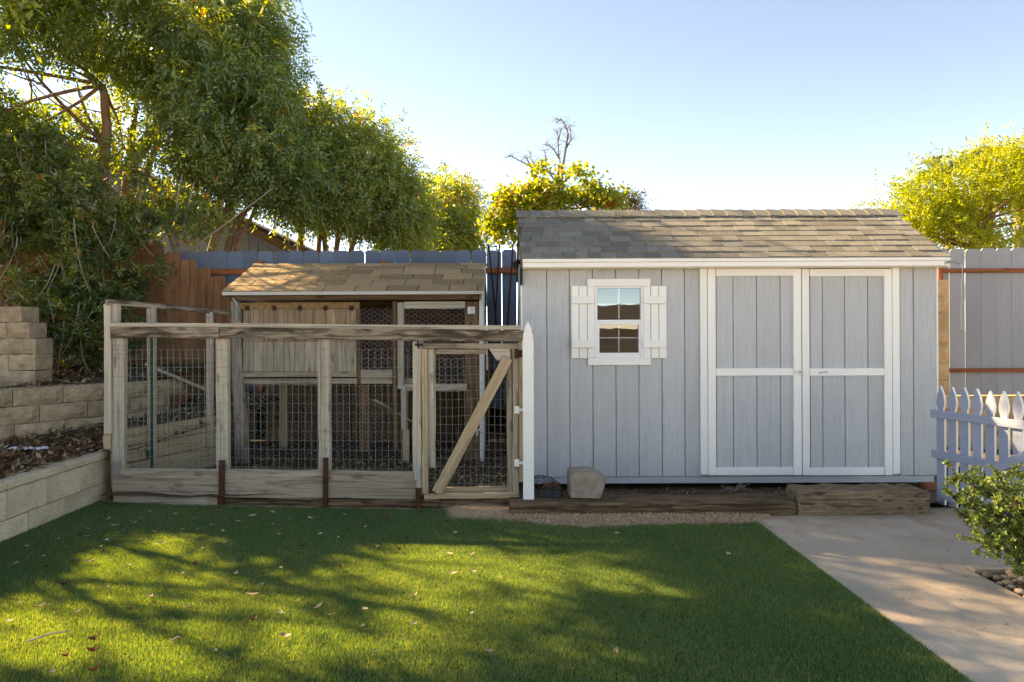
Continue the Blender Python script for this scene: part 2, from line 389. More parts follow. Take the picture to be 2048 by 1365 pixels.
M_GRASS = foliage('turf_blade', [(0, (.042, .105, .048)), (.42, (.105, .225, .102)), (.78, (.20, .32, .155)), (1, (.34, .38, .23))], .5, (2.2, 1.55, .26), .45, .45)
M_TURF = masonry('turf_backing', (.012, .028, .008), (.02, .045, .012), (.03, .06, .016), 60, .5, (1, 1))
M_PEPPER = foliage('pepper_tree_leaf', [(0, (.055, .100, .044)), (.4, (.115, .185, .085)), (.75, (.18, .26, .105)), (.93, (.27, .29, .07)), (1, (.27, .12, .03))], .42, (3.4, 2.6, .25), .36, .75)
M_PEPPERY = foliage('airy_pepper_leaf', [(0, (.070, .110, .036)), (.5, (.14, .195, .062)), (.85, (.24, .27, .065)), (1, (.28, .15, .04))], .5, (2.5, 2.3, .25), .4, .5)
M_BUSH = foliage('narrow_shrub_leaf', [(0, (.032, .060, .018)), (.5, (.080, .122, .038)), (.85, (.155, .215, .065)), (.97, (.21, .22, .07)), (1, (.22, .07, .03))], .38, (3.4, 2.5, .25), .35, .6)
M_MAPLE = foliage('autumn_leaf', [(0, (.12, .19, .035)), (.55, (.27, .30, .05)), (.82, (.40, .33, .06)), (.95, (.42, .22, .05)), (1, (.36, .09, .04))], .5, (1.8, 1.7, .6), .5, .3)
M_YELLOW = foliage('yellow_green_leaf', [(0, (.11, .15, .022)), (.5, (.26, .31, .034)), (.85, (.39, .42, .05)), (1, (.44, .36, .06))], .45, (1.7, 1.5, .4), .5, .3)
M_JADE = foliage('small_round_leaf', [(0, (.075, .12, .030)), (.5, (.16, .225, .055)), (.85, (.27, .32, .09)), (1, (.38, .39, .14))], .36, (1.6, 1.5, .5), .35, .5)
M_PALM = foliage('palm_leaflet', [(0, (.06, .10, .04)), (1, (.16, .2, .08))], .3, (1.5, 1.4, .5), .4, .5)
M_GREYB = foliage('grey_twig_leaf', [(0, (.09, .085, .05)), (1, (.18, .17, .10))], .3, (1.4, 1.3, .6), .6, .2)
M_LITTER = foliage('dead_leaf', [(0, (.07, .035, .02)), (.35, (.17, .085, .045)), (.7, (.30, .18, .10)), (1, (.46, .34, .22))], .10, (1.2, 1, .6), .75, .2)
M_LEAFT = plain('dry_leaf_tan', (.42, .30, .18), .75, 0, .4, 40, .2, (.7, 1.25))
M_LEAFR = plain('dry_leaf_red', (.28, .085, .035), .75, 0, .4, 40, .2, (.7, 1.25))
M_LEAFP = plain('dry_leaf_pale', (.46, .36, .24), .75, 0, .4, 40, .2, (.8, 1.15))
M_ROCK = masonry('river_pebble', (.20, .135, .085), (.32, .23, .155), (.45, .35, .26), 6, .4, (.7, 1.3))
M_HOUSE = painted('neighbour_siding_paint', (.26, .285, .30), .4, (.95, 1.05), .7)
M_HROOF = shingle_mat('dark_brown_roof', (.07, .055, .045), (.10, .08, .065))
M_CREAM = painted('cream_stucco', (.55, .48, .40), .2, (1, 1), .8)
M_BRICK = plain('red_brick', (.33, .10, .045), .9, 0, .5, 30)

# ------------------------------------------------------------------ ground
big = 420
sheet('ground', [(-big, -big), (big, -big), (big, big), (-big, big)], lambda x, y: -.035, 60, M_DIRT)
LAWN_BACK = [(-3.33, 5.64), (-2.6, 5.50), (-1.2, 5.38), (-.2, 5.30), (.04, 5.12), (.16, 4.95), (.45, 4.86), (.62, 4.83), (.95, 4.87), (1.3, 4.90), (1.6, 4.90), (1.85, 4.92)]
LAWN = [(-3.33, 1.6)] + LAWN_BACK + [(1.85, 1.6)]
sheet('lawn', LAWN, lambda x, y: 0.0, .35, M_TURF)
sheet('granite_strip', [(-3.3, 5.3), (-.1, 5.0), (2.0, 4.6), (2.0, 5.2), (-3.3, 5.9)], lambda x, y: -.012 + .05 * min(1, max(0, (y - 4.9 + .0 * x) / .35)) * (1 if x > -.4 else .2), .12, M_GRANITE, bumpy=.008)
sheet('concrete_path', [(1.852, 1.2), (2.70, 1.2), (2.70, 3.97), (7.5, 3.97), (7.5, 5.34), (1.852, 5.34)], lambda x, y: .004, .5, M_CONC)
mb = MB()
for x0, y0, x1, y1, z in ((1.852, 1.2, 2.70, 5.25, .004),):
    mb.box(((1.856), 3.2, -.031), .006, 4.1, .066)
mb.build('path_edge', M_CONC)['kind'] = 'structure'
sheet('gravel_bed', [(2.702, 1.2), (6, 1.2), (6, 3.93), (2.702, 3.93)], lambda x, y: -.02, .3, M_DIRT, bumpy=.01)
mb = MB(); mb.box((4.4, 3.95, -.008), 3.38, .075, .055); mb.build('bed_edging', M_CONC)['kind'] = 'structure'
sheet('shed_soil', [(.0, 5.30), (5.5, 5.30), (5.5, 8.3), (.0, 8.3)], lambda x, y: .055 - .06 * min(1, max(0, (y - 5.3) / .5)), .16, M_DIRT, bumpy=.022)
sheet('pen_floor', [(-3.25, 5.50), (.15, 5.45), (.15, 8.3), (-2.9, 8.3)], lambda x, y: .085 + .03 * max(0, y - 6.5), .18, M_DIRT, bumpy=.03)
TERR1 = [(-3.43, 2.6), (-3.43, 5.80), (-3.20, 5.66), (-2.72, 6.85), (-2.45, 8.2), (-3.6, 8.2), (-3.47, 7.02), (-3.84, 6.55), (-4.32, 5.86), (-5.3, 4.45), (-5.3, 2.6)]
def z_t1(x, y): return .395 + max(0, min(1, (y - 5.7) / 2.2)) * .26 + max(0, min(.06, (-x - 3.45) * .06))
sheet('terrace', TERR1, z_t1, .2, M_DIRT, bumpy=.03)
TERR2 = [(-4.36, 5.90), (-3.88, 6.58), (-3.52, 7.1), (-3.3, 8.3), (-9, 8.3), (-9, 4.5), (-5.3, 4.55)]
def z_t2(x, y): return .875 + max(0, min(1, (y - 6.3) / 1.5)) * .15
sheet('terrace_upper', TERR2, z_t2, .25, M_DIRT, bumpy=.03)
sheet('neighbour_ground', [(-60, 8.36), (60, 8.36), (60, 90), (-60, 90)], lambda x, y: .60, 12, M_DIRT)
mb = MB(); mb.box((-29, 8.345, .3), 52, .03, .58); mb.build('terrace_face', M_DIRT)['kind'] = 'structure'

# ------------------------------------------------------------------ shed
SD = 6.01
sx0, sx1 = P(1045, 750, SD).x, P(1874, 750, SD).x
def SZ(py, d=SD): return P(1460, py, d).z
shed = thing('garden_shed', ((sx0 + sx1) / 2, SD, 0.05), 'blue-grey wooden garden shed with white double doors and grey shingle roof', 'shed')
RIDGE = Vector((0, 6.70, P(1410, 426.5, 6.70).z)); EAVE = Vector((0, 5.85, P(1470, 515.5, 5.85).z))
zb, zt = SZ(953), SZ(533.5)
sback = 7.42
wall = group_part('front_wall', shed)
lines = [1045, 1093.9, 1139.5, 1185.7, 1231.9, 1277.8, 1324, 1369.6, 1400.6]
g = .0035
WIN = (1189, 571, 1287.5, 718)
def siding(x0, x1, y0=533.5, y1=953, par=wall, d=SD, th=.012):
    X0, X1 = P(x0, 743, d).x + g, P(x1, 743, d).x - g
    return slabw('siding_board', X0, SZ(y1), X1, SZ(y0), d, th, M_SHED, par, True, .0025)
for a, b_ in zip(lines[:-1], lines[1:]):
    if a < 1287 and b_ > 1190:      # the window interrupts these boards
        siding(a, b_, 533.5, 573); siding(a, b_, 716, 953)
    else: siding(a, b_)
siding(1800, 1827.4); siding(1827.4, 1874)
# backing body, set 4 mm behind the boards, with the window opening left free
mb = MB()
def bk(X0, X1, Z0, Z1): mb.box(((X0 + X1) / 2, SD + .027, (Z0 + Z1) / 2), X1 - X0, .022, Z1 - Z0)
wx0, wx1, wz0, wz1 = P(WIN[0], 645, SD).x, P(WIN[2], 645, SD).x, P(1238, WIN[3], SD).z, P(1238, WIN[1], SD).z
bk(sx0 + .004, wx0, zb, zt); bk(wx1, sx1 - .004, zb, zt); bk(wx0, wx1, zb, wz0); bk(wx0, wx1, wz1, zt)
mb.build('sheathing', M_SHED, wall)
for xx in (sx0 + .012, sx1 - .012):
    body = MB()
    prof = [(SD + .042, zb), (sback, zb), (sback, zt), (6.70, RIDGE.z - .05), (SD + .042, zt)]
    V = [(xx - .011, y, z) for y, z in prof] + [(xx + .011, y, z) for y, z in prof]
    n_ = 5
    body.add((V, [tuple(range(n_)), tuple(range(2 * n_ - 1, n_ - 1, -1))] + [((i + 1) % n_, i, i + n_, (i + 1) % n_ + n_) for i in range(n_)]))
    body.build('side_wall', M_SHED, shed)
mb = MB(); mb.box(((sx0 + sx1) / 2, sback + .013, (zb + zt) / 2), sx1 - sx0 - .03, .022, zt - zb); mb.build('back_wall', M_SHED, shed)
mb = MB(); mb.box(((sx0 + sx1) / 2, 6.72, zb + .015), sx1 - sx0 - .06, 1.33, .03); mb.build('floor_deck', M_HUTCH, shed)
slab('skirt_board', 1047, 953.6, 1869, 966.8, SD + .009, .03, M_SHED, shed, False)
mb = MB()
for xx in (sx0 + .25, (sx0 + sx1) / 2, sx1 - .3): mb.box((xx, 6.75, .045), .09, 1.2, .07)
mb.build('skid', M_HUTCH, shed)
for xx in (sx1 - .06,):
    board('support_brick', (xx - .075, 6.0, .012), (xx + .075, 6.0, .012), .1, .085, M_BRICK, shed)
slabw('corner_trim', sx1 - .004, SZ(955), sx1 + .012, SZ(534), SD - .004, .09, M_WHITE, shed)
slabw('corner_trim', sx0 - .012, SZ(955), sx0 + .003, SZ(534), SD - .004, .09, M_WHITE, shed)
# door casings and doors
slab('door_casing', 1400.8, 534.5, 1415.2, 950, SD - .020, .02, M_WHITE, shed)
slab('door_casing', 1785.6, 534.5, 1800.2, 948.5, SD - .020, .02, M_WHITE, shed)
slab('door_header', 1415.4, 533.6, 1785.4, 536.6, SD - .006, .02, M_RAIL, shed, False)
def door(x0, xa, grooves, xb, x1, y0, y1, label):
    d = group_part('door', shed, (P((x0 + x1) / 2, 745, SD).x, SD, SZ(745))); d['label'] = label
    for a, b_ in zip([xa] + grooves, grooves + [xb]):
        X0, X1 = P(a, 745, SD).x + g, P(b_, 745, SD).x - g
        slabw('siding_board', X0, SZ(948), X1, SZ(540), SD - .009, .012, M_SHED, d, True, .0025)
    mb = MB(); mb.box((P((x0 + x1) / 2, 745, SD).x, SD + .009, SZ(744)), P(x1, 745, SD).x - P(x0, 745, SD).x - .02, .01, SZ(540) - SZ(948)); mb.build('door_core', M_SHED, d)
    slab('stile', x0, y0, xa, y1, SD - .027, .02, M_WHITE, d); slab('stile', xb, y0, x1, y1, SD - .027, .02, M_WHITE, d)
    for ya, yb in ((y0, y0 + 15), (737.2, 752), (y1 - 15.5, y1)): slab('rail', xa + .2, ya, xb - .2, yb, SD - .026, .018, M_WHITE, d, False)
    return d
dl = door(1416.4, 1432, [1466, 1513, 1560], 1587.5, 1603.2, 537.4, 951, 'left door leaf with the keyed latch')
dr = door(1605, 1619.4, [1644.5, 1689, 1735], 1769.4, 1784.6, 538, 951.4, 'right door leaf with a pencilled scribble on its middle rail')
mb = MB(); c = P(1597, 743.7, SD); mb.box((c.x + .012, SD - .036, c.z), .105, .012, .037); mb.build('latch', M_WHITE, dl)
mb = MB(); q = P(1597.3, 743.6, SD); mb.tube([(q.x, SD - .042, q.z), (q.x, SD - .062, q.z)], .014, 12); mb.build('lock_cylinder', M_ZINC, dl)
mb = MB()
pts = []
for i in range(26):
    pts.append(P(1637 + i * .75 + 2.2 * math.sin(i * 1.9), 747 - i * .12 + 2.6 * math.cos(i * 1.3), SD - .0268))
mb.tube(pts, .0011, 4); mb.build('pencil_scribble', M_TWIGD, dr)
# window
win = group_part('window', shed, (P(1238, 645, SD).x, SD, P(1238, 645, SD).z))
slab('casing', 1175, 557.8, 1301.3, 573, SD - .022, .022, M_WHITE, win, False); slab('casing', 1176, 716.4, 1302, 731, SD - .022, .022, M_WHITE, win, False)
slab('casing', 1175.2, 573.2, 1189.6, 716.2, SD - .020, .02, M_WHITE, win); slab('casing', 1287, 573.2, 1301.2, 716.2, SD - .020, .02, M_WHITE, win)
M_VINYL = plain('white_vinyl', (.80, .80, .80), .35, 0, 0, 20, .4, None, .04)
def bars(lst, dd, th, name='sash'):
    for x0, y0, x1, y1 in lst: slab(name, x0, y0, x1, y1, dd, th, M_VINYL, win, (y1 - y0) > (x1 - x0), .0015)
bars([(1189.8, 573.3, 1194.8, 716), (1281.6, 573.3, 1286.8, 716), (1195, 573.3, 1281.4, 577), (1195, 711, 1281.4, 716)], SD - .010, .045, 'window_frame')
bars([(1195, 640, 1281.4, 644.6)], SD - .004, .03)
bars([(1195, 644.8, 1198.8, 710.8), (1277.8, 644.8, 1281.4, 710.8), (1199, 644.8, 1277.6, 649.4), (1199, 706.2, 1277.6, 710.8)], SD - .006, .025)
bars([(1236.4, 577.2, 1239.2, 639.8), (1195.2, 607.6, 1236.2, 610.4), (1239.4, 607.6, 1281.2, 610.4)], SD + .018, .008, 'muntin')
bars([(1236.4, 649.6, 1239, 706), (1199.2, 674.9, 1236.2, 677.3), (1239.2, 674.9, 1277.4, 677.3)], SD + .026, .008, 'muntin')
for x0, y0, x1, y1, dd in ((1194.9, 577, 1281.5, 640, SD + .012), (1198.7, 649.3, 1277.9, 706.3, SD + .020)):
    a, b_ = P(x0, y1, dd), P(x1, y0, dd)
    obj('pane', pymesh('pane', [(a.x - b_.x, 0, a.z - b_.z), (0, 0, a.z - b_.z), (0, 0, 0), (a.x - b_.x, 0, 0)], [(0, 1, 2, 3)], M_GLASS), win, Matrix.Translation((b_.x, dd, b_.z)))
for side, xs, lab in (('l', [(1143.2, 1157.6), (1158.6, 1174.2)], 'left window shutter'), ('r', [(1302.2, 1317.4), (1318.4, 1333.2)], 'right window shutter')):
    sh = group_part('shutter', shed, (P(xs[0][0], 645, SD).x, SD, P(1238, 645, SD).z)); sh['label'] = lab
    for x0, x1 in xs: slab('slat', x0, 572.2, x1, 717, SD - .017, .017, M_WHITE, sh)
    for y0, y1 in ((592.6, 607.6), (681.2, 696)):
        slab('batten', xs[0][0] + .4 if side == 'l' else 1287.4, y0, 1189.4 if side == 'l' else xs[1][1] - .4, y1, SD - .041, .019, M_WHITE, sh, False)
# interior shelf hints behind the glass
mb = MB(); mb.box(((wx0 + wx1) / 2, 7.1, 1.2), 1.4, .4, .03); mb.box(((wx0 + wx1) / 2 - .25, 7.05, 1.33), .25, .25, .22); mb.build('inside_shelf', M_TAN, shed)
# roof
roof = group_part('roof', shed, (0, 6.7, RIDGE.z))
rx0, rx1 = P(1041.5, 515, 5.85).x, P(1899.5, 515, 5.85).x
slope = (RIDGE - EAVE); SL = slope.length; sdir = slope.normalized(); snorm = Vector((0, -sdir.z, sdir.y))
def roof_deck(parent, x0, x1, e, r, th, m, name='deck'):
    mb = MB()
    prof = [(e.y, e.z), (r.y, r.z), (2 * r.y - e.y, e.z), (2 * r.y - e.y, e.z - th), (r.y, r.z - th * 1.1), (e.y, e.z - th)]
    V = [(x0, y, z) for y, z in prof] + [(x1, y, z) for y, z in prof]
    mb.add((V, [(0, 1, 4, 5), (1, 2, 3, 4), (6, 11, 10, 7), (7, 10, 9, 8), (0, 6, 7, 1), (1, 7, 8, 2), (2, 8, 9, 3), (3, 9, 10, 4), (4, 10, 11, 5), (5, 11, 6, 0)]))
    return mb.build(name, m, parent)
roof_deck(roof, rx0 + .006, rx1 - .006, EAVE - Vector((0, 0, .006)), RIDGE - Vector((0, 0, .006)), .012, M_ROOF)
def shingle_me(w, ex, t, m, cache={}):
    key = (round(w, 3), round(ex, 3), t, m.name)
    if key not in cache:
        V = [(0, 0, .001), (w, 0, .001), (w, 0, t + .0035), (0, 0, t + .0035), (0, ex, -.006), (w, ex, -.006), (w, ex, t * .3), (0, ex, t * .3)]
        cache[key] = pymesh('shingle', V, [(0, 1, 2, 3), (5, 4, 7, 6), (3, 2, 6, 7), (1, 0, 4, 5), (0, 3, 7, 4), (2, 1, 5, 6)], m)
    return cache[key]
def lay_shingles(parent, x0, x1, e, sd, nrm, length, ex, widths, ts, m, jit=.004, gap=.0025):
    Mx = Matrix((Vector((1, 0, 0)), sd, nrm)).transposed().to_4x4()
    rows = int(length / ex + .5)
    for r_ in range(rows):
        x = x0 - RND.uniform(0, widths[-1]) * .8; s0 = r_ * ex
        while x < x1 - .01:
            w = RND.choice(widths); a, b_ = max(x, x0), min(x + w, x1)
            x += w
            if b_ - a < .03: continue
            ww = round((b_ - a) / .01) * .01 - gap
            M = Mx.copy(); M.translation = e + sd * (s0 - .012 + RND.uniform(-jit, jit)) + nrm * .0015 + Vector((a + .001, 0, 0)) 
            obj('shingle', shingle_me(ww, min(ex * 1.35, length - s0 + .02), RND.choice(ts), m), parent, M)
lay_shingles(roof, rx0, rx1, EAVE, sdir, snorm, SL - .03, .1135, [.11, .14, .17, .20, .23], [.005, .005, .009, .011], M_ROOF, .002)
capn = 27; cw = (rx1 - rx0) / capn
cap_me = None
for i in range(capn):
    if cap_me is None:
        V = []; hw = .115; dz = hw * sdir.z / sdir.y
        for x, up in ((-.02, .018), (cw + .045, .003)):
            V += [(x, -hw, -dz + up - .004), (x, 0, up), (x, hw, -dz + up - .004), (x, hw, -dz + up - .012), (x, 0, up - .009), (x, -hw, -dz + up - .012)]
        cap_me = pymesh('ridge_shingle', V, [(0, 1, 7, 6), (1, 2, 8, 7), (5, 4, 1, 0), (4, 3, 2, 1), (6, 7, 10, 11), (7, 8, 9, 10), (0, 6, 11, 5), (2, 3, 9, 8), (3, 4, 10, 9), (4, 5, 11, 10)], M_ROOF)
    last = obj('ridge_shingle', cap_me, roof, Matrix.Translation((rx0 + i * cw, RIDGE.y, RIDGE.z + .020 + RND.uniform(-.003, .003))) @ Matrix.Rotation(RND.uniform(-.02, .02), 4, 'Z'))
fz = EAVE.z - .013
board('drip_trim', (rx0 + .01, 5.855, fz - .006), (rx1 - .004, 5.855, fz - .006), .030, .030, M_WHITE, roof)
board('fascia', (rx0 + .016, 5.866, fz - .0425), (rx1 - .01, 5.866, fz - .0425), .025, .042, M_WHITE, roof)
mb = MB(); mb.box(((sx0 + sx1) / 2 + .02, 5.955, fz - .062), sx1 - sx0 + .06, .11, .014); mb.build('soffit', M_WHITE, roof)
for xx, s_ in ((rx0 - .004, 1), (rx1 + .004, -1)):
    for e2 in (1, -1):
        pa = Vector((xx + s_ * .012, 6.70 - e2 * .845, EAVE.z - .05)); pb = Vector((xx + s_ * .012, 6.70 - e2 * .01, RIDGE.z - .055))
        board('rake_board', pa, pb, .02, .085, M_TIE if xx < 1 else M_WHITE, roof)
# gable triangle infill is part of side walls; lamp hook on the right eave
mb = MB(); h = P(1890, 526, 5.87)
pts = [h + Vector((0, -.006, 0)), h + Vector((.02, -.03, .004)), h + Vector((.07, -.04, .0)), h + Vector((.105, -.045, -.012)), h + Vector((.112, -.05, -.035))]
mb.tube(pts, .008, 8); mb.tube([h + Vector((0, 0, 0)), h + Vector((0, -.02, 0))], .018, 10)
mb.build('hook_arm', M_ZINC, roof)
cord = thing('hanging_cord', tuple(pts[-1]), 'thin white cord hanging from the metal hook at the right end of the shed eave', 'cord')
mb = MB(); q0 = pts[-1]
cp = [q0 + Vector((.004 * math.sin(i * .9) - .0006 * i, 0, -.031 * i)) for i in range(18)]
cp += [cp[-1] + Vector((.008, 0, -.012)), cp[-1] + Vector((.014, 0, -.002))]
mb.tube(cp, .0022, 5); mb.tube([q0 + Vector((-.012, 0, .012)), q0 + Vector((0, -.01, -.012)), q0 + Vector((.014, 0, .01))], .003, 5); mb.build('string', M_CORD, cord)
# small dark lamp under the left eave
mb = MB(); q = P(1040, 527, 5.95); mb.tube([q + Vector((-.01, 0, .02)), q + Vector((-.045, -.02, -.01)), q + Vector((-.03, -.02, -.05))], [.02, .035, .015], 8); mb.box((q.x + .01, 5.96, q.z - .08), .025, .05, .22); mb.build('eave_lamp', M_IRON, shed)

# ------------------------------------------------------------------ railway sleepers, soil debris
def tie(px0, px1, yfront, z0, z1, wid, m, label, jit):
    x0, x1 = G(px0, 1030, .05).x, G(px1, 1030, .05).x
    t = thing('railway_sleeper', ((x0 + x1) / 2, yfront + wid / 2, z0), label, 'sleeper')
    board('sleeper_beam', (x0, yfront + wid / 2, (z0 + z1) / 2), (x1, yfront + wid / 2, (z0 + z1) / 2), wid, z1 - z0, m, t, b=.018, n=14, jit=jit)
tie(1018, 1612, 5.12, -.06, .112, .235, M_TIE, 'long dark brown railway sleeper lying in front of the shed wall under the window', .006)
tie(1615, 1893, 5.125, -.03, .186, .25, M_TIE2, 'short thick sleeper with split grain at the end of the concrete path', .008)
st = thing('concrete_block', (0.64, 5.3, .112), 'rough grey concrete block with slanted sides standing on the sleeper by the shed', 'block')
import bmesh
def rough_hull(poly_f, poly_b, y0, y1, m, name, parent, sub=3, jit=.004):
    bm = bmesh.new(); n = len(poly_f)
    vf = [bm.verts.new((x, y0, z)) for x, z in poly_f]; vb = [bm.verts.new((x, y1, z)) for x, z in poly_b]
    bm.faces.new(vf); bm.faces.new(vb[::-1])
    for i in range(n): bm.faces.new((vf[(i + 1) % n], vf[i], vb[i], vb[(i + 1) % n]))
    bmesh.ops.bevel(bm, geom=bm.edges[:], offset=.005, segments=2, affect='EDGES')
    bmesh.ops.triangulate(bm, faces=bm.faces)
    bmesh.ops.subdivide_edges(bm, edges=bm.edges[:], cuts=sub, use_grid_fill=True)
    for v in bm.verts:
        q = v.co * 14; v.co += Vector((mnoise.noise(q), mnoise.noise(q + Vector((9, 0, 0))), mnoise.noise(q + Vector((0, 9, 0))))) * jit
    bmesh.ops.recalc_face_normals(bm, faces=bm.faces)
    M = WM[parent.name]; inv = M.inverted()
    for v in bm.verts: v.co = inv @ v.co
    me = bpy.data.meshes.new(name); bm.to_mesh(me); bm.free(); me.materials.append(m)
    return obj(name, me, parent, M.copy())
fr = [P(x, y, 5.24) for x, y in ((1142, 997), (1201, 997.5), (1212, 964), (1210, 954), (1190, 946), (1145, 945), (1141, 952))]
bk_ = [Vector((p.x * 1.0 - .008, 0, p.z + .004)) for p in fr]
rough_hull([(p.x, p.z) for p in fr], [(p.x, p.z) for p in bk_], 5.24, 5.46, M_STONE, 'block_body', st)
# iron basket, slate and pot by the white picket
bs = thing('iron_plant_rack', tuple(G(1095, 1000, .112)), 'black wrought-iron scroll plant rack leaning against the shed beside the concrete block', 'plant rack')
mb = MB(); dB = 5.36
def PB_(x, y, d=dB): return P(x, y, d)
arc = [PB_(1069 + 56 * t, 953 + 20 * t ** 2.0 - 3.2 * math.sin(t * math.pi), dB - .08 * math.sin(t * math.pi)) for t in [i / 12 for i in range(13)]]
mb.tube(arc, .0042, 6); mb.tube([p + Vector((0, 0, -.018)) for p in arc], .003, 6)
base = [PB_(1069 + 56 * t, 975 + 6 * t, dB - .12 * math.sin(t * math.pi)) for t in [i / 12 for i in range(13)]]
mb.tube(base, .0035, 6)
for cx, cy, r in ((1078, 966, 7.5), (1094, 966, 7), (1109, 970, 6), (1086, 975, 5), (1102, 977, 5)):
    mb.tube([PB_(cx + r * (1 - i / 40) * math.cos(i * .42), cy + r * (1 - i / 40) * math.sin(i * .42), dB - .05) for i in range(26)], .0026, 5)
for i in (0, 4, 8, 12): mb.tube([arc[i], base[i], base[i] + Vector((0, -.0, -.07))], .003, 5)
mb.tube([base[0], PB_(1080, 993, dB - .06), PB_(1104, 1000, dB - .12), base[-1]], .003, 5)
mb.build('scroll_frame', M_IRON, bs)
sl = thing('slate_piece', tuple(PB_(1102, 1000)), 'black square slate leaning inside the iron rack', 'slate')
V, F = extrude([(-.075, 0), (.055, -.008), (.085, .062), (-.045, .095)], .014)
obj('slate_slab', pymesh('slate_slab', V, F, M_SLATE), sl, Matrix.Translation(PB_(1101, 998, 5.26)) @ Matrix.Rotation(R(-28), 4, 'X'))
pot = thing('terracotta_pot', tuple(PB_(1105, 990, 5.42)), 'broken terracotta pot lying behind the slate in the iron rack', 'pot')
mb = MB(); q = PB_(1104, 986, 5.42)
for r0, r1, y0, y1 in ((.085, .085, 0, .03), (.078, .055, .03, .15)):
    mb.tube([(q.x, q.y + y0, q.z), (q.x, q.y + y1, q.z)], [r0, r1], 16, True)
mb.build('pot_wall', M_TERRA, pot)
mb = MB(); q = P(1394, 985.5, 5.62)
sh_ = thing('paper_scrap', tuple(q), 'small white crumpled scrap on the soil behind the long sleeper', 'litter')
V = [(-.045, 0, 0), (-.02, -.01, .022), (.01, -.005, .016), (.045, 0, .02), (.03, .02, .002), (-.01, .025, .0)]
obj('scrap_sheet', pymesh('scrap_sheet', V, [(0, 1, 5), (1, 2, 5), (2, 4, 5), (2, 3, 4)], M_PAPER), sh_, Matrix.Translation(q))
wd = thing('dead_weed', tuple(P(1470, 984, 5.6)), 'dried brown weed lying on soil under the shed doors', 'weed')
mb = MB(); q = P(1468, 982, 5.6)
for i in range(16):
    a = RND.uniform(-.9, 1.2); L = RND.uniform(.05, .14)
    e = q + Vector((L * math.cos(a) * RND.choice((-1, 1)), RND.uniform(-.06, .03), abs(L * math.sin(a)) * .7))
    mb.tube([q, (q + e) / 2 + Vector((0, 0, .012)), e], [.003, .002, .001], 4)
    for k in range(3): mb.tube([e, e + Vector((RND.uniform(-.03, .03), RND.uniform(-.02, .02), RND.uniform(-.01, .03)))], .001, 3)
mb.build('weed_stems', M_TWIG, wd)

# ------------------------------------------------------------------ chicken hutch
HD = 6.84; HE = 6.70
hx0, hx1 = P(466, 700, HD).x, P(962, 700, HD).x
hut = thing('chicken_coop', ((hx0 + hx1) / 2, HD, .09), 'old brown chicken coop on legs with shingle roof and chicken wire front', 'chicken coop')
hR = Vector((0, 7.56, P(740, 530, 7.56).z)); hE = Vector((0, HE, P(700, 582.5, HE).z))
hroof = group_part('roof', hut, (0, 7.56, hR.z))
hrx0, hrx1 = P(444, 582, HE).x, P(968, 582, HE).x
roof_deck(hroof, hrx0 + .006, hrx1 - .006, hE - Vector((0, 0, .008)), hR - Vector((0, 0, .008)), .03, M_HUTCH)
hsl = hR - hE; hsd = hsl.normalized(); hn = Vector((0, -hsd.z, hsd.y))
lay_shingles(hroof, hrx0, hrx1, hE, hsd, hn, hsl.length + .02, hsl.length / 5.0, [.28, .31, .34], [.005], M_ROOFB, .002, .009)
for i in range(9):
    cw2 = (hrx1 - hrx0) / 9; V = []; hw = .06; dz = hw * hsd.z / hsd.y
    for x, up in ((0, .014), (cw2 + .01, .006)):
        V += [(x, -hw, -dz + up), (x, 0, up + .004), (x, hw, -dz + up), (x, hw, -dz + up - .006), (x, 0, up - .004), (x, -hw, -dz + up - .006)]
    if i == 0: hc = pymesh('ridge_shingle', V, [(0, 1, 7, 6), (1, 2, 8, 7), (5, 4, 1, 0), (4, 3, 2, 1), (6, 7, 10, 11), (7, 8, 9, 10), (0, 6, 11, 5), (2, 3, 9, 8), (3, 4, 10, 9), (4, 5, 11, 10)], M_ROOFB)
    obj('ridge_shingle', hc, hroof, Matrix.Translation((hrx0 + i * cw2, hR.y, hR.z + .003)))
board('drip_trim', (hrx0 + .004, HE + .0, hE.z - .020), (hrx1 - .004, HE + .0, hE.z - .020), .02, .034, painted('dull_white_trim', (.52, .49, .44), .3, (1, 1), .6, (.25, .18, .11), .3), hroof)
slab('eave_beam', 446, 587.6, 957, 600.5, HE + .035, .05, M_HUTCH, hut, False, .004, 6, .002)
for xx in (hrx1 - .012,):
    for e2 in (1, -1):
        board('rake_board', (xx, 7.56 - e2 * .855, hE.z - .055), (xx, 7.56 - e2 * .01, hR.z - .055), .018, .085, M_WHITE_OLD, hroof)
fl = P(700, 762, HD).z; top = P(700, 600, HD).z; back = 7.7
slab('door_head_strip', 479, 605, 719, 618.4, HD - .034, .012, M_OSB, hut, False, .002)
fp = group_part('drop_panel', hut, (P(600, 680, HD).x, HD, P(600, 680, HD).z)); fp['label'] = 'faded vertical-groove plywood flap hinged along its top'
nb = 11
for i in range(nb):
    a, b_ = 486 + (713 - 486) * i / nb, 486 + (713 - 486) * (i + 1) / nb
    slab('siding_board', a + .25, 618.8, b_ - .25, 683.4, HD - .03, .012, M_PLY, fp, True, .002)
    slab('weathered_board', a + .25, 683.8, b_ - .25, 743.6, HD - .031, .012, M_PALE, fp, True, .002)
mb = MB(); mb.box((P(600, 680, HD).x, HD - .012, P(600, 681, HD).z), P(713, 680, HD).x - P(486, 680, HD).x - .01, .01, P(600, 620, HD).z - P(600, 742, HD).z); mb.build('panel_back', M_PLY, fp)
for px in (495, 549, 600, 651, 703):
    mb = MB(); q = P(px, 616.5, HD - .034); mb.box((q.x, q.y - .004, q.z), .036, .008, .05); mb.tube([(q.x - .022, q.y - .01, q.z), (q.x + .022, q.y - .01, q.z)], .007, 6); mb.build('hinge', M_RUST, hut)
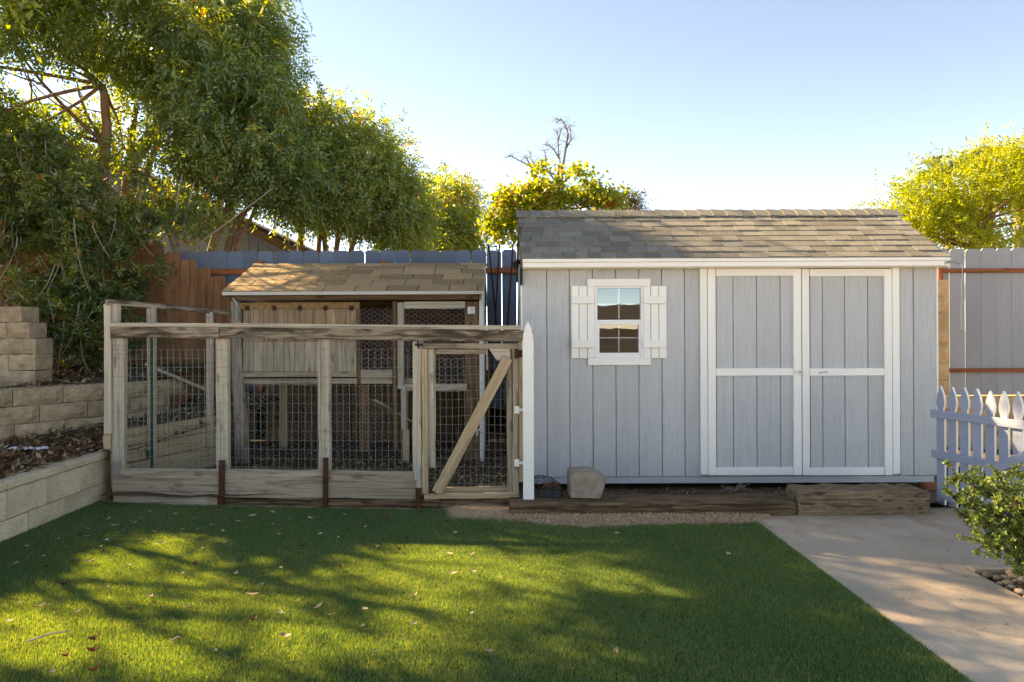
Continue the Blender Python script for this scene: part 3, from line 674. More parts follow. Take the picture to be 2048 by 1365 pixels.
slab('floor_rail', 484, 744.2, 713, 754.5, HD - .03, .03, M_KICK, hut, False, .003, 5, .002)
slab('floor_beam', 470, 757.5, 830, 769, HD - .012, .05, M_KICK, hut, False, .004, 6, .002)
mb = MB(); mb.box(((hx0 + hx1) / 2, (HD + .05 + back) / 2, fl - .005), hx1 - hx0 - .03, back - HD - .06, .018); mb.build('floor_deck', M_HUTCH, hut)
mb = MB(); mb.box(((hx0 + hx1) / 2, back + .01, (top + fl) / 2 + .1), hx1 - hx0, .018, top - fl + .28); mb.build('back_wall', M_HUTCH, hut)
mb = MB(); mb.box((hx0 + .01, (HD + .06 + back) / 2, (top + fl) / 2), .018, back - HD - .08, top - fl); mb.build('side_wall', M_HUTCH, hut)
# white right side: tall boards down to the ground
sw = group_part('white_side_wall', hut, (hx1, HD, .1))
for i in range(5):
    y0 = HD + .002 + i * .172
    board('siding_board', (hx1 + .012, y0 + .085, .10), (hx1 + .012, y0 + .085, hE.z - .02 + min(.32, i * .1)), .014, .166, M_WHITE_OLD, sw, Vector((0, 1, 0)))
slab('corner_board', 959, 588, 968, 938, HD - .02, .018, M_WHITE_OLD, hut)
# posts and frames of the front
post = [(462, 601, 482, 760), ]
mb = MB()
for (xa, xb, y) in ((463, 484, 600), (463, 484, 690), (466, 490, 780), (467, 497, 860), (468, 501, 925)):
    pass
lp = [P((a + b_) / 2, y, HD) for a, b_, y in ((463, 484, 600), (463.5, 484.5, 690), (466, 490, 780), (468, 497, 860), (469, 501, 926))]
mb.tube(lp, [.055, .054, .062, .072, .083], 10); o = mb.build('leg', M_POLEV, hut, None, True); o['label'] = 'pale front left leg wrapped in chicken wire, wider at its foot'
for a, b_, y0, y1, m, dd in ((713.6, 719.5, 605, 768, M_HUTCH, HD - .03), (785, 795, 603, 900, M_HUTCH, HD - .02), (930.5, 958.6, 603, 938, M_HUTCH, HD - .02),
                             (484, 492, 770, 915, M_HUTCH, HD + .35), (560, 574, 770, 905, M_TAN, HD + .6), (620, 628, 770, 905, M_HUTCH, HD + .7), (718, 738, 770, 905, M_HUTCH, HD + .05)):
    slab('post', a, y0, b_, y1, dd, .04, m, hut, True, .004, 4, .002)
hd = group_part('wire_door', hut, (P(870, 690, HD).x, HD - .05, P(870, 690, HD).z))
slab('stile', 795, 605, 808, 778, HD - .05, .025, M_POLE, hd, True, .003, 4, .002)
slab('rail', 808.4, 603.5, 930, 618, HD - .05, .025, M_POLE, hd, False, .003, 4, .002)
slab('rail', 808.4, 769, 934, 782, HD - .05, .025, M_POLE, hd, False, .003, 4, .002)
slab('stile', 802, 778.6, 813, 860, HD - .06, .02, M_POLE, hut, True, .003, 4, .002); slab('post', 805, 860.5, 818, 945, HD - .05, .03, M_TAN, hut, True, .003, 4, .002)
slab('mid_rail', 720, 740, 785, 756, HD - .02, .03, M_POLE, hut, False, .003, 4, .002)
slab('rail', 871, 700, 968, 709, HD + .3, .03, M_POLE, hut, False)
board('ramp', P(742, 800, HD + .1), P(828, 850, HD + .45), .2, .02, M_TAN, hut)
mb = MB(); q = P(942.5, 621, HD - .024)
for s_ in (-1, 1): mb.box((q.x + s_ * .021, q.y - .003, q.z), .032, .006, .072)
mb.tube([(q.x, q.y - .008, q.z - .036), (q.x, q.y - .008, q.z + .036)], .008, 6); mb.build('hinge', M_WHITE_OLD, hut)
mb = MB(); q = P(802, 775, HD - .08); mb.box(q, .07, .01, .022); mb.box(q + Vector((.03, 0, -.01)), .02, .016, .05); mb.build('latch', M_ZINC, hut)
mb = MB(); q = P(954, 864, HD - .03); mb.box(q, .02, .01, .07); mb.box(q + Vector((.02, 0, .02)), .04, .01, .016); mb.build('latch', M_WHITE_OLD, hut)
def wires(segs, r, name, m, parent, sides=3):
    """many straight wires as one mesh"""
    A = np.array([s_[0] for s_ in segs], float); B = np.array([s_[1] for s_ in segs], float)
    d = B - A; L = np.linalg.norm(d, axis=1, keepdims=True); d = d / np.maximum(L, 1e-9)
    ref = np.where(np.abs(d[:, 1:2]) < .9, np.array([[0, 1., 0]]), np.array([[1., 0, 0]]))
    x = np.cross(d, ref); x /= np.linalg.norm(x, axis=1, keepdims=True); y = np.cross(d, x)
    V = []
    for E in (A, B):
        for k in range(sides):
            a = 2 * math.pi * k / sides + .5; V.append(E + r * (math.cos(a) * x + math.sin(a) * y))
    n = len(A); V = np.stack(V, 1).reshape(-1, 3)
    F = []
    base = np.arange(n)[:, None] * (2 * sides)
    for k in range(sides):
        k2 = (k + 1) % sides; F.append(np.concatenate([base + k, base + k2, base + k2 + sides, base + k + sides], 1))
    F = np.concatenate(F)
    M = WM[parent.name]; inv = np.array(M.inverted()); V = V @ inv[:3, :3].T + inv[:3, 3]
    o = obj(name, npmesh(name, V, F, m), parent, M.copy()); o['kind'] = 'stuff'; return o
def hexnet(X0, X1, Z0, Z1, y, a=.024):
    segs = []; w = a * 1.55; h = a * 1.9
    i = 0; x = X0
    while x < X1:
        zz = Z0 + (h / 2 if i % 2 else 0)
        while zz < Z1:
            c = [(x + a * .5, zz), (x + w * .5 + a * .5, zz + h / 2)]
            p0, p1 = (x - a * .35, zz), (x + a * .35, zz); up = (x + w * .5 + a * .06, zz + h * .5); dn = (x + w * .5 + a * .06, zz - h * .5)
            wob = lambda p: (p[0], y + .006 * math.sin(p[0] * 7 + p[1] * 5), p[1])
            segs += [(wob(p0), wob(p1)), (wob(p1), wob((x + w - a * .35, zz + h * .5))), (wob(p1), wob((x + w - a * .35, zz - h * .5)))]
            zz += h
        x += w; i += 1
    return segs
sg = []
for x0, x1, y0, y1 in ((720, 785, 617, 742), (808.5, 930, 618, 770)):
    sg += hexnet(P(x0, 690, HD).x, P(x1, 690, HD).x, P(870, y1, HD).z, P(870, y0, HD).z, HD - .035)
wires(sg, .0013, 'chicken_wire', M_ZINC, hut)
sg = hexnet(P(486, 840, HD).x, P(800, 840, HD).x, P(640, 935, HD).z, P(640, 772, HD).z, HD + .03)
wires(sg, .0010, 'chicken_wire', M_WIRE, hut)
sg = hexnet(P(466, 840, HD).x, P(503, 840, HD).x, P(480, 925, HD).z, P(480, 640, HD).z, HD - .09)
wires(sg, .0010, 'chicken_wire', M_WIRE, hut)
mb = MB(); q = P(466, 597, HE + .02); mb.tube([q, q + Vector((.03, -.01, -.03)), q + Vector((.045, -.01, -.07)), q + Vector((.035, -.01, -.09))], .008, 6); mb.build('eave_hook', M_ZINC, hut)
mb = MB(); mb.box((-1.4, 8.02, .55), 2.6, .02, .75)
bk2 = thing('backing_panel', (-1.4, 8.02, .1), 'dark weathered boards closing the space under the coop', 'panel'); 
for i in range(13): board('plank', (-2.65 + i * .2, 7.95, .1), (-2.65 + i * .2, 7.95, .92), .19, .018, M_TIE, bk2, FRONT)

# ------------------------------------------------------------------ wire pen in front of the coop
pen = thing('wire_pen', (PA.x, PA.y, 0), 'weathered grey timber chicken run with welded wire and a gate', 'chicken run')
def pboard(name, x0, y0, x1, y1, th, m, vert=True, off=0.0, par=None, n=6, jit=.0025, b=.004, lean=0.0):
    par = par or pen; n_ = -PN
    if vert:
        xm = (x0 + x1) / 2; a, c = PP(xm, y1, off), PP(xm + lean, y0, off); c.x, c.y = (c.x, c.y) if lean else (a.x, a.y)
        w = (PP(x1, (y0 + y1) / 2, off) - PP(x0, (y0 + y1) / 2, off)).length
    else:
        ym = (y0 + y1) / 2; a, c = PP(x0, y0[0], off) if isinstance(y0, tuple) else PP(x0, ym, off), PP(x1, ym, off); w = abs(PP(x0, y0, off).z - PP(x0, y1, off).z)
    a, c = a + PN * (th / 2), c + PN * (th / 2)
    return board(name, a, c, w, th, m, par, n_, b, n, jit)
def pbeam(name, xa, ya0, ya1, xb, yb0, yb1, th, m, off=0.0, par=None, n=6, jit=.0025, b=.004):
    """a lengthwise board seen between ya0-ya1 at xa and yb0-yb1 at xb"""
    a = (PP(xa, ya0, off) + PP(xa, ya1, off)) / 2 + PN * (th / 2); c = (PP(xb, yb0, off) + PP(xb, yb1, off)) / 2 + PN * (th / 2)
    return board(name, a, c, (PP(xa, ya0, off) - PP(xa, ya1, off)).length, th, m, par or pen, -PN, b, n, jit)
# posts
pboard('post', 208, 608, 222, 869, .085, M_POLE, off=-.01); pboard('post_block', 206, 869.5, 221, 899, .07, M_TAN, off=.0)
pboard('post_top', 222.4, 608, 233, 646, .06, M_POLE, off=.01)
pboard('post', 222.5, 676, 247, 940, .05, M_POLE, off=.012, lean=2); pboard('post', 432, 677, 456, 940, .05, M_POLE, off=.012); pboard('post', 637, 680, 660, 943, .05, M_POLE, off=.012)
pboard('post', 825.6, 683, 844, 992, .08, M_POLE, off=.002)
# top rails
pbeam('cap_rail', 219, 645.5, 653.6, 1042, 650.5, 660.6, .075, M_POLE, -.03, n=10)
pbeam('front_rail', 221, 654, 676, 438, 655, 677, .04, M_RAILW, -.03)
pbeam('front_rail', 438.6, 655, 677, 1066, 661.5, 684, .04, M_RAILW, -.032, n=12)
# kick boards and sills
pbeam('kick_board', 224, 937, 993, 441, 939, 996, .035, M_KICK, -.005); pbeam('kick_board', 441.6, 939.5, 996, 650, 942, 998, .035, M_KICK, -.006); pbeam('kick_board', 650.6, 942, 997, 832, 945, 999, .035, M_KICK, -.004)
pbeam('sill_board', 226, 993, 1012, 420, 994, 1012, .04, M_POLE, -.03); pbeam('sill_board', 414, 996, 1012, 434, 996, 1012, .06, M_TAN, -.035, n=2)
pbeam('sill_timber', 446, 999, 1022, 880, 1001, 1022, .09, M_TIE, .0, n=10, jit=.004); pbeam('sill_timber', 880.6, 1001, 1023, 1018, 1001, 1023, .09, M_TIE, -.008, n=6, jit=.004)
for x0, x1, y0, y1 in ((437, 447, 921, 1010), (645.5, 654.5, 916, 1016), (831.5, 841, 977, 1018)):
    mb = MB(); a, c = PP((x0 + x1) / 2, y1, -.03), PP((x0 + x1) / 2 + .6, y0, -.03); w = (PP(x1, y0) - PP(x0, y0)).length
    M, L = frame_x(a, c, -PN); s_ = MB(); s_.box((0, 0, 0), L, w, .004); s_.box((0, w / 2 - .002, -.012), L, .004, .024); s_.box((0, -w / 2 + .002, -.010), L, .004, .02)
    obj('iron_stake', pymesh('iron_stake', s_.V, s_.F, M_RUST), pen, M)
for x0, x1, y0, y1 in ((227, 239, 921, 953), (829, 841, 932, 961)):
    p = (PP(x0, y0, -.012) + PP(x1, y1, -.012)) / 2; M, L = frame_x(p - PU * .02, p + PU * .02, -PN)
    s_ = MB(); w = (PP(x1, y0) - PP(x0, y0)).length; h_ = (PP(x0, y0) - PP(x0, y1)).length; s_.box((0, 0, 0), w, h_, .003)
    for i in (-1, 1):
        for j in (-1.2, -.4, .4, 1.2): s_.tube([(i * w * .25, j * h_ * .3, 0), (i * w * .25, j * h_ * .3, .006)], .004, 6)
    obj('mending_plate', pymesh('mending_plate', s_.V, s_.F, M_ZINC), pen, M)
# side run going back to the coop
SA, SB = Vector((-3.20, 5.66, 0)), Vector((-2.72, 6.84, 0)); SU = (SB - SA).normalized(); SN = Vector((-SU.y, SU.x, 0))
def SP(t, z, off=0): q = SA + (SB - SA) * t + SN * off; return Vector((q.x, q.y, z))
board('side_rail', SP(-.06, 1.655), SP(1.0, 1.60), .04, .045, M_RAILW, pen, n=8, jit=.002)
for t, w, zt_ in ((.28, .065, 1.63), (.80, .055, 1.60)):
    board('side_post', SP(t, .30), SP(t, zt_), w, .05, M_POLE, pen, FRONT, n=6, jit=.002)
for z0, z1 in ((.10, .293), (.297, .437), (.441, .578)):
    board('side_timber', SP(.02, (z0 + z1) / 2, .06), SP(1.0, (z0 + z1) / 2, .06), .07, z1 - z0, M_TAN, pen, n=8, jit=.004)
mb = MB(); q = P(303.5, 935, 5.83); t_ = P(303, 676, 5.83); mb.tube([Vector((q.x, q.y, .1)), Vector((t_.x, t_.y, t_.z))], .013, 6); mb.box((q.x - .012, q.y - .012, .36), .05, .03, .07); mb.build('green_post', M_TPOST, pen)
# welded wire
def grid_wire(pa, pb, z0, z1, dx, dz, name, m, r=.0014, wob=.006, zfun=None, par=None):
    segs = []; L = (pb - pa).length; u = (pb - pa).normalized(); nrm = Vector((-u.y, u.x, 0))
    def pt(s_, z):
        k = wob * mnoise.noise(Vector((s_ * 2.3, z * 2.7, 3.1))); kz = wob * 1.2 * mnoise.noise(Vector((s_ * 3.1, z * 2.1, 8.1)))
        q = pa + u * (s_ + kz * .6) + nrm * (k * 2); return (q.x, q.y, z + kz)
    n = int(L / dx); nz = int((z1 - z0) / dz)
    for i in range(n + 1):
        for j in range(nz): segs.append((pt(i * dx, z0 + j * dz), pt(i * dx, z0 + (j + 1) * dz)))
    for j in range(nz + 1):
        for i in range(n): segs.append((pt(i * dx, z0 + j * dz), pt((i + 1) * dx, z0 + j * dz)))
    return wires(segs, r, name, m, par or pen)
wa, wb = PP(226, 800, .008), PP(826, 800, .008); wa.z = wb.z = 0
grid_wire(wa, wb, .16, 1.33, .0525, .0735, 'welded_wire', M_WIRE, .0014)
grid_wire(SP(.03, 0, -.02), SP(1.0, 0, -.02), .30, 1.60, .0525, .0735, 'green_wire', M_WIREG, .0014)
grid_wire(wa + PN * .012, PP(436, 800, .02) * 1.0 - Vector((0, 0, PP(436, 800, .02).z)), .20, 1.33, .0525, .0735, 'green_wire', M_WIREG, .0012, .012)
# gate of the pen
gt = group_part('gate', pen, tuple(PP(940, 850)))
pbeam('gate_rail', 844.5, 686.5, 697, 1037, 687.5, 698, .03, M_KICK, -.012, gt); pbeam('gate_rail', 848, 989.5, 1000.5, 1038, 985, 995.5, .035, M_TAN, -.012, gt)
pbeam('inner_rail', 871.5, 699, 708.6, 972, 699, 708.6, .025, M_KICK, .01, gt); pbeam('inner_rail', 885, 976, 987, 1014, 973, 984, .03, M_TAN, .03, gt)
pboard('gate_stile', 844.6, 698, 856, 989, .035, M_TAN, off=-.014, par=gt); pboard('gate_stile', 1026, 694, 1037, 986, .035, M_KICK, off=-.014, par=gt)
pboard('inner_stile', 856.4, 698, 871, 936, .02, M_POLE, off=.014, par=gt); pboard('inner_stile', 1014, 698, 1025.6, 985, .02, M_KICK, off=.014, par=gt)
a, c = PP(874, 986, -.03), PP(1016, 716, -.03)
board('diagonal_brace', a, c, .085, .03, M_TAN, gt, -PN, .004, 8, .002)
V, F = extrude([(0, 0), (.165, 0), (.165, -.10), (.06, -.09)], .018); q = PP(978, 698, -.016)
obj('gusset', pymesh('gusset', V, F, M_POLE), gt, Matrix.Translation(q) @ Matrix.Rotation(math.atan2(PU.y, PU.x), 4, 'Z'))
wa, wb = PP(857, 850, .006), PP(1026, 850, .006); wa.z = wb.z = 0
grid_wire(wa, wb, PP(940, 984).z, PP(940, 699).z, .048, .066, 'gate_wire', M_WIRE, .0014, .014, par=gt)
mb = MB(); q = PP(838, 690, -.03); mb.box(q, .06, .02, .02); mb.tube([q + Vector((-.01, -.01, .03)), q + Vector((.0, -.02, -.03))], .007, 6); mb.build('gate_latch', M_IRON, gt)
# hinge post and white picket
pboard('hinge_post', 1037.4, 684.5, 1046, 965, .045, M_TAN, off=.0)
pk = [(-.042, 0), (.040, 0), (.042, 1.24), (.036, 1.31), (.018, 1.375), (.0, 1.41), (-.018, 1.375), (-.036, 1.31), (-.042, 1.24)]
V, F = extrude(pk, .02); q = PP(1057.5, 1001, -.10)
sc_ = (PP(1057.5, 643, -.1).z - q.z) / 1.41
V = [(v[0], v[1], v[2] * sc_) for v in V]
o = obj('picket', pymesh('picket', V, F, M_WHITE_OLD), pen, Matrix.Translation(q) @ Matrix.Rotation(math.atan2(PU.y, PU.x), 4, 'Z')); o['label'] = 'white pointed picket with peeling foot at the gate end'
mb = MB()
for py in (708, 820, 926):
    q = PP(1037, py, -.035)
    mb.box(q + PU * -.018, .03, .006, .075 if py == 708 else .055); mb.box(q + PU * .03, .055, .006, .055 if py == 708 else .022)
    mb.tube([q + Vector((0, -.006, -.03)), q + Vector((0, -.006, .03))], .006, 6)
    mb.build('gate_hinge', M_RUST if py == 708 else M_WHITE_OLD, gt); mb = MB()

# leaning plank and hoops inside the pen
lpk = thing('leaning_plank', tuple(P(300, 740, 7.0)), 'long grey plank lying down the leafy bank inside the chicken run', 'plank')
board('plank_body', P(290, 728, 7.0), P(418, 782, 7.3), .10, .03, M_POLE, lpk, n=5, jit=.003)
# ------------------------------------------------------------------ rusty rods between coop and shed
for (xa, ya, xb, yb, d0, lab) in ((977, 490, 992, 655, 7.75, 'rusty thin rod leaning right, first from the coop'), (999, 488, 988, 655, 7.75, 'rusty thin rod leaning left, crossing the rod nearest the coop'),
                                  (1026, 490, 1013, 655, 7.7, 'rusty thin rod leaning left, third from the coop'), (1040, 500, 1034, 655, 7.65, 'rusty thin rod nearest to the shed wall')):
    a, b_ = P(xa, ya, d0), P(xb, yb, d0); e = a + (b_ - a) * ((a.z - .05) / (a.z - b_.z))
    t = thing('steel_rod', tuple(e), lab, 'rod', 'rusty rods standing between coop and shed')
    mb = MB(); mb.tube([e, (a + e) / 2 + Vector((.012, 0, 0)), a], .010, 7); mb.build('rod_shaft', M_RUST, t)

# ------------------------------------------------------------------ fences
def dogear(w, h, t, clip=.03):
    pts = [(-w / 2, 0), (w / 2, 0), (w / 2, h - clip), (w / 2 - clip * .8, h), (-w / 2 + clip * .8, h), (-w / 2, h - clip)]
    V, F = extrude([(u, v) for u, v in pts], t)
    return [(z, y, -x) for x, y, z in V], F       # local x runs up the board
def fence_board(x, d, z0, z1, w, m, parent, cache={}):
    h = round((z1 - z0) / .01) * .01; key = (round(w, 3), h, m.name)
    if key not in cache: cache[key] = pymesh('board', *dogear(w, h, .016), m)
    M = Matrix(((0, 0, -1, x), (0, 1, 0, d), (1, 0, 0, z0), (0, 0, 0, 1)))
    M = M @ Matrix.Rotation(RND.uniform(-.004, .004), 4, 'Y') 
    M.translation += Vector((0, RND.uniform(-.002, .002), RND.uniform(-.006, .006)))
    return obj('board', cache[key], parent, M)
FD = 8.22
ztop = P(700, 501.5, FD).z
blue = thing('board_fence', (-1.5, FD, .55), 'dog-ear board fence behind the coop, coloured dark blue for shade', 'fence')
pitch = .1835; x = P(333, 520, FD).x
while x < P(1080, 520, FD).x:
    gap = .004 if x < -.55 else .009
    fence_board(x + pitch / 2, FD, .50, ztop, pitch - gap, M_FENCE_SHADED, blue); x += pitch
slab('fence_rail', 419, 536.5, 1046, 548.5, FD - .045, .042, M_RAIL, blue, False); slab('fence_rail', 419, 742, 1046, 753, FD - .045, .042, M_RAIL, blue, False)
for px in (512, 760): slab('fence_post', px, 522, px + 14, 800, FD - .09, .08, M_RAIL, blue)
brown = thing('board_fence', (-4, 8.02, .6), 'red-brown board fence stepping down towards the coop', 'fence')
edges = [(204, 440), (235.5, 455), (266.5, 470), (297, 486), (328, 504.5), (359, 519.5), (389.5, 537), (420.5, 552), (451.5, 566)]
for px in range(-1, 6): edges.insert(0, (204 - 31.2 * (px + 2), 440 - 15 * (px + 2)))
for px, py in edges:
    fence_board(P(px + 15.4, py, 8.02).x, 8.02, .45, P(px + 15, py, 8.02).z, .1795, M_BROWN, brown)
board('fence_rail', P(0, 560, 8.06), P(470, 640, 8.06), .04, .09, M_RAIL, brown)
grey = thing('board_fence', (5.8, 8.22, .6), 'board fence coloured as lit grey with orange rails on the ochre block wall at right', 'fence')
edg = [1869, 1899.6, 1931, 1962, 1993, 2023.5, 2055, 2086, 2117, 2148]
zg = P(1960, 498, FD).z; zg0 = P(1960, 790, FD).z
for a, b_ in zip(edg[:-1], edg[1:]):
    fence_board((P(a, 640, FD).x + P(b_, 640, FD).x) / 2, FD, zg0, zg, .187 - RND.choice((.004, .007, .009)), M_FENCE_LIT, grey)
slab('fence_rail', 1887, 536.8, 2150, 545, FD - .045, .042, M_RAIL, grey, False); slab('fence_rail', 1890, 737, 2150, 745, FD - .045, .042, M_RAIL, grey, False)
slab('fence_post', 1877, 535, 1887, 589, FD - .09, .08, M_RAIL, grey)
# ochre block wall under the grey fence, with a pilaster
ow = thing('block_wall', (5.8, 8.2, 0), 'ochre concrete block wall under the grey fence at right', 'wall')
def rough_block(name, w, h, dep, m, jit, nx=6, nz=3, cache={}, var=0, bevel=.012):
    key = (name, round(w, 3), round(h, 3), dep, m.name, jit, var)
    if key in cache: return cache[key]
    V, F = [], []
    for j in range(nz + 1):
        for i in range(nx + 1):
            u, v = i / nx, j / nz; e = (i in (0, nx)) + (j in (0, nz))
            V.append(((u - .5) * w, (bevel if e else -RND.uniform(0, jit)) , (v - .5) * h + (RND.uniform(-1, 1) * jit * .25 if e else 0)))
    for j in range(nz):
        for i in range(nx):
            a = j * (nx + 1) + i; F.append((a, a + 1, a + nx + 2, a + nx + 1))
    o = len(V); V += [(-w / 2, dep, -h / 2), (w / 2, dep, -h / 2), (w / 2, dep, h / 2), (-w / 2, dep, h / 2)]
    bot = list(range(0, nx + 1)); topr = [nz * (nx + 1) + i for i in range(nx + 1)]
    lf = [j * (nx + 1) for j in range(nz + 1)]; rt = [j * (nx + 1) + nx for j in range(nz + 1)]
    F += [tuple(bot[::-1] + [o, o + 1]), tuple(topr + [o + 2, o + 3]), tuple(lf + [o + 3, o]), tuple(rt[::-1] + [o + 1, o + 2]), (o + 1, o, o + 3, o + 2)]
    cache[key] = pymesh(name, V, F, m); return cache[key]
x0_ = P(1878, 800, 8.15).x
for r_ in range(5):
    z1_ = zg0 - .012 - r_ * .158; zz = z1_ - .077
    x = x0_ - (.2 if r_ % 2 else 0)
    while x < x0_ + 2.2:
        smooth = r_ < 1
        obj('block', rough_block('block', .394, .152, .2, M_OCHRE, .004 if smooth else .022, var=RND.randrange(3)), ow, Matrix.Translation((x + .2, 8.13, zz)))
        x += .4
for i in range(7): obj('block', rough_block('pilaster_block', .20, .19, .18, M_OCHRE, .006, 3, 3, var=i % 2), ow, Matrix.Translation((P(1880, 700, 8.0).x, 7.98, zg0 + .1 + i * .196)))

# ------------------------------------------------------------------ picket gate at right
GA, GB = Vector((3.42, 5.36, 0)), Vector((3.70, 4.36, 0)); GU = (GB - GA).normalized(); GN = Vector((GU.y, -GU.x, 0))  # GN faces left/front
pg = thing('picket_gate', (GA.x, GA.y, 0), 'open lilac-grey picket gate with white edges beside the shed corner', 'gate')
def gothic(w, h, t):
    hw = w / 2
    prof = [(hw, 0), (hw, h - .215), (hw * .62, h - .195), (hw * .72, h - .175), (hw * 1.0, h - .14), (hw * 1.02, h - .11), (hw * .75, h - .06), (0, h)]
    pts = prof + [(-x, z) for x, z in prof[-2::-1]]
    V, F = extrude(pts, t); return [(z, y, -x) for x, y, z in V], F
gme = pymesh('picket', *gothic(.068, .92, .019), M_GATE); gme.materials.append(M_WHITE)
for i, p in enumerate(gme.polygons): p.material_index = 0 if i < 1 else 1
rot = Matrix((Vector((0, 0, 1)), -GN, GU)).transposed().to_4x4()
for i in range(11):
    q = GA + GU * (.03 + i * .1005); M = rot.copy(); M.translation = Vector((q.x, q.y, .035 + RND.uniform(-.006, .006)))
    o = obj('picket', gme, pg, M)
for z, t0, t1 in ((.735, -.04, 1.06), (.42, -.03, 1.06), (.11, .04, 1.06)):
    board('gate_rail', GA + GU * t0 + GN * .014 + Vector((0, 0, z)), GA + GU * t1 + GN * .014 + Vector((0, 0, z)), .025, .06, M_GATE, pg, n=2)
board('gate_brace', GA + GU * .44 + GN * .042 + Vector((0, 0, .36)), GA + GU * 1.0 + GN * .042 + Vector((0, 0, .70)), .024, .065, M_GATE, pg)

# ------------------------------------------------------------------ block walls at left
XW = -3.33
cw_ = thing('block_wall', (XW, 4.5, 0), 'low tan concrete block wall with cap along the left of the lawn', 'wall')
mb = MB(); mb.box((XW - .098, 4.2, .14), .185, 3.26, .40); mb.build('mortar_core', M_MORTAR, cw_)
def wblock(y0, y1, z0, z1, m=M_CMU, name='block', x=XW, th=.19, bev=.004):
    board(name, (x - th / 2, y0, (z0 + z1) / 2), (x - th / 2, y1, (z0 + z1) / 2), th, z1 - z0, m, cw_, b=bev, n=4, jit=.0012)
ys = [5.815 - .408 * i for i in range(9)]
for i, y in enumerate(ys):
    wblock(y - .400, y, .147, .338, th=.2)
    y2 = y - .2
    wblock(y2 - .400, y2, -.055, .139, th=.2)
wblock(5.619, 5.815, -.055, .139, th=.2)
for i in range(6):
    y = 5.83 - i * .62; wblock(y - .612, y, .344, .398, name='cap_block', x=XW + .012, th=.225, bev=.008)
rw = thing('retaining_wall', (-4, 6.1, .4), 'three-course split-face retaining wall behind the leaf-covered terrace', 'wall')
A2, B2 = Vector((-4.29, 5.85, 0)), Vector((-3.80, 6.55, 0)); U2 = (B2 - A2).normalized(); N2 = Vector((-U2.y, U2.x, 0))
for r_ in range(3):
    z = .45 + .155 * r_ + .076; s_ = -1.1 + (.2 if r_ % 2 else 0); 
    off = .018 * r_
    while s_ < 1.32:
        c = A2 + U2 * (s_ + .2) + N2 * off
        M = Matrix((U2, N2, Vector((0, 0, 1)))).transposed().to_4x4(); M.translation = Vector((c.x, c.y, z))
        obj('stone_block', rough_block('stone_block', .396, .149, .24, M_SRW, .016, var=RND.randrange(5)), rw, M); s_ += .402
uw = thing('retaining_wall', (-4.8, 6.5, .9), 'stepped split-face block wall at the far left in front of the shrub', 'wall')
for r_ in range(6):
    zt2 = P(20, 613, 6.5).z - r_ * .153; xe = P([39, 57, 71, 72, 73, 74][r_], 700, 6.5).x; dd = 6.52 - .012 * r_
    widths = [.30, .22, .38, .26, .40, .3]
    x = xe; k_ = r_
    while x > xe - 1.3:
        w = widths[k_ % 6]; k_ += 1
        obj('stone_block', rough_block('stone_block', w - .006, .147, .26, M_SRW, .016, var=RND.randrange(4)), uw, Matrix.Translation((x - w / 2, dd, zt2 - .075))); x -= w

# ------------------------------------------------------------------ neighbour house
HDp = 14.0
hA, hB = P(-250, 104, HDp), P(588, 494, HDp)
hs = thing('neighbour_house', (-7, HDp, .6), 'grey house with vertical siding and sloping dark roof behind the pepper trees', 'house')
hw_ = group_part('gable_wall', hs, (-7, HDp, .6))
x = hB.x - .12
sl_ = (hA.z - hB.z) / (hB.x - hA.x)
while x > hA.x + .3:
    x0, x1 = x - .1985, x; z0_, z1_ = hB.z + (hB.x - x0) * sl_ - .12, hB.z + (hB.x - x1) * sl_ - .12
    V, F = extrude([(x0 + .003 - x, .6), (-.003, .6), (-.003, z1_), (x0 + .003 - x, z0_)], .014)
    V = [(z, y, -xx) for xx, y, z in V]
    obj('siding_board', pymesh('siding_board', V, F, M_HOUSE), hw_, Matrix(((0, 0, -1, x), (0, 1, 0, HDp), (1, 0, 0, 0), (0, 0, 0, 1)))); x -= .2025
mb = MB(); prof = [(hA.x, .6), (hB.x - .13, .6), (hB.x - .13, hB.z - .1), (hA.x, hA.z - .18)]
V, F = extrude(prof, 7.0); V = [(a, b_ + HDp + .02, c) for a, b_, c in V]; MB().add((V, F)).build('house_body', M_HOUSE, hs)
up_ = Vector((sl_, 0, 1)).normalized()
board('roof_slab', Vector((hA.x, HDp + 3.2, hA.z)) + up_ * .05, Vector((hB.x + .25, HDp + 3.2, hB.z - .25 * sl_)) + up_ * .05, 7.4, .08, M_HROOF, hs, up_)
board('rake_board', Vector((hA.x, HDp - .52, hA.z - .07)), Vector((hB.x + .25, HDp - .52, hB.z - .25 * sl_ - .07)), .03, .15, M_HUTCH, hs, up_)
# house behind the camera, seen only in the shed window
h2 = thing('tiled_house', (4.5, -15, 0), 'cream house with white fascia seen only as a reflection in the shed window', 'house')
M_TANW = masonry('tan_stucco', (.16, .12, .095), (.20, .155, .12), (.24, .19, .15), 4, .2, (1, 1))
mb = MB(); mb.box((3, -14.5, .8), 16, 5, 1.7); mb.build('house_wall', M_TANW, h2)
mb = MB(); mb.add(([(-5.6, -11.4, 1.66), (11.6, -11.4, 1.66), (9.6, -14.5, 2.45), (-1.5, -14.5, 2.45), (-5.6, -17.4, 1.66), (11.6, -17.4, 1.66)], [(0, 1, 2, 3), (5, 4, 3, 2), (1, 5, 2), (4, 0, 3), (0, 4, 5, 1)])); mb.build('house_roof', M_HROOF, h2)
board('house_fascia', (-5.6, -11.36, 1.64), (11.6, -11.36, 1.64), .05, .2, M_WHITE, h2)
for xx in (-2, 0, 6.4, 8.5): board('patio_post', (xx, -11.1, 0), (xx, -11.1, 1.54), .12, .12, M_WHITE, h2)
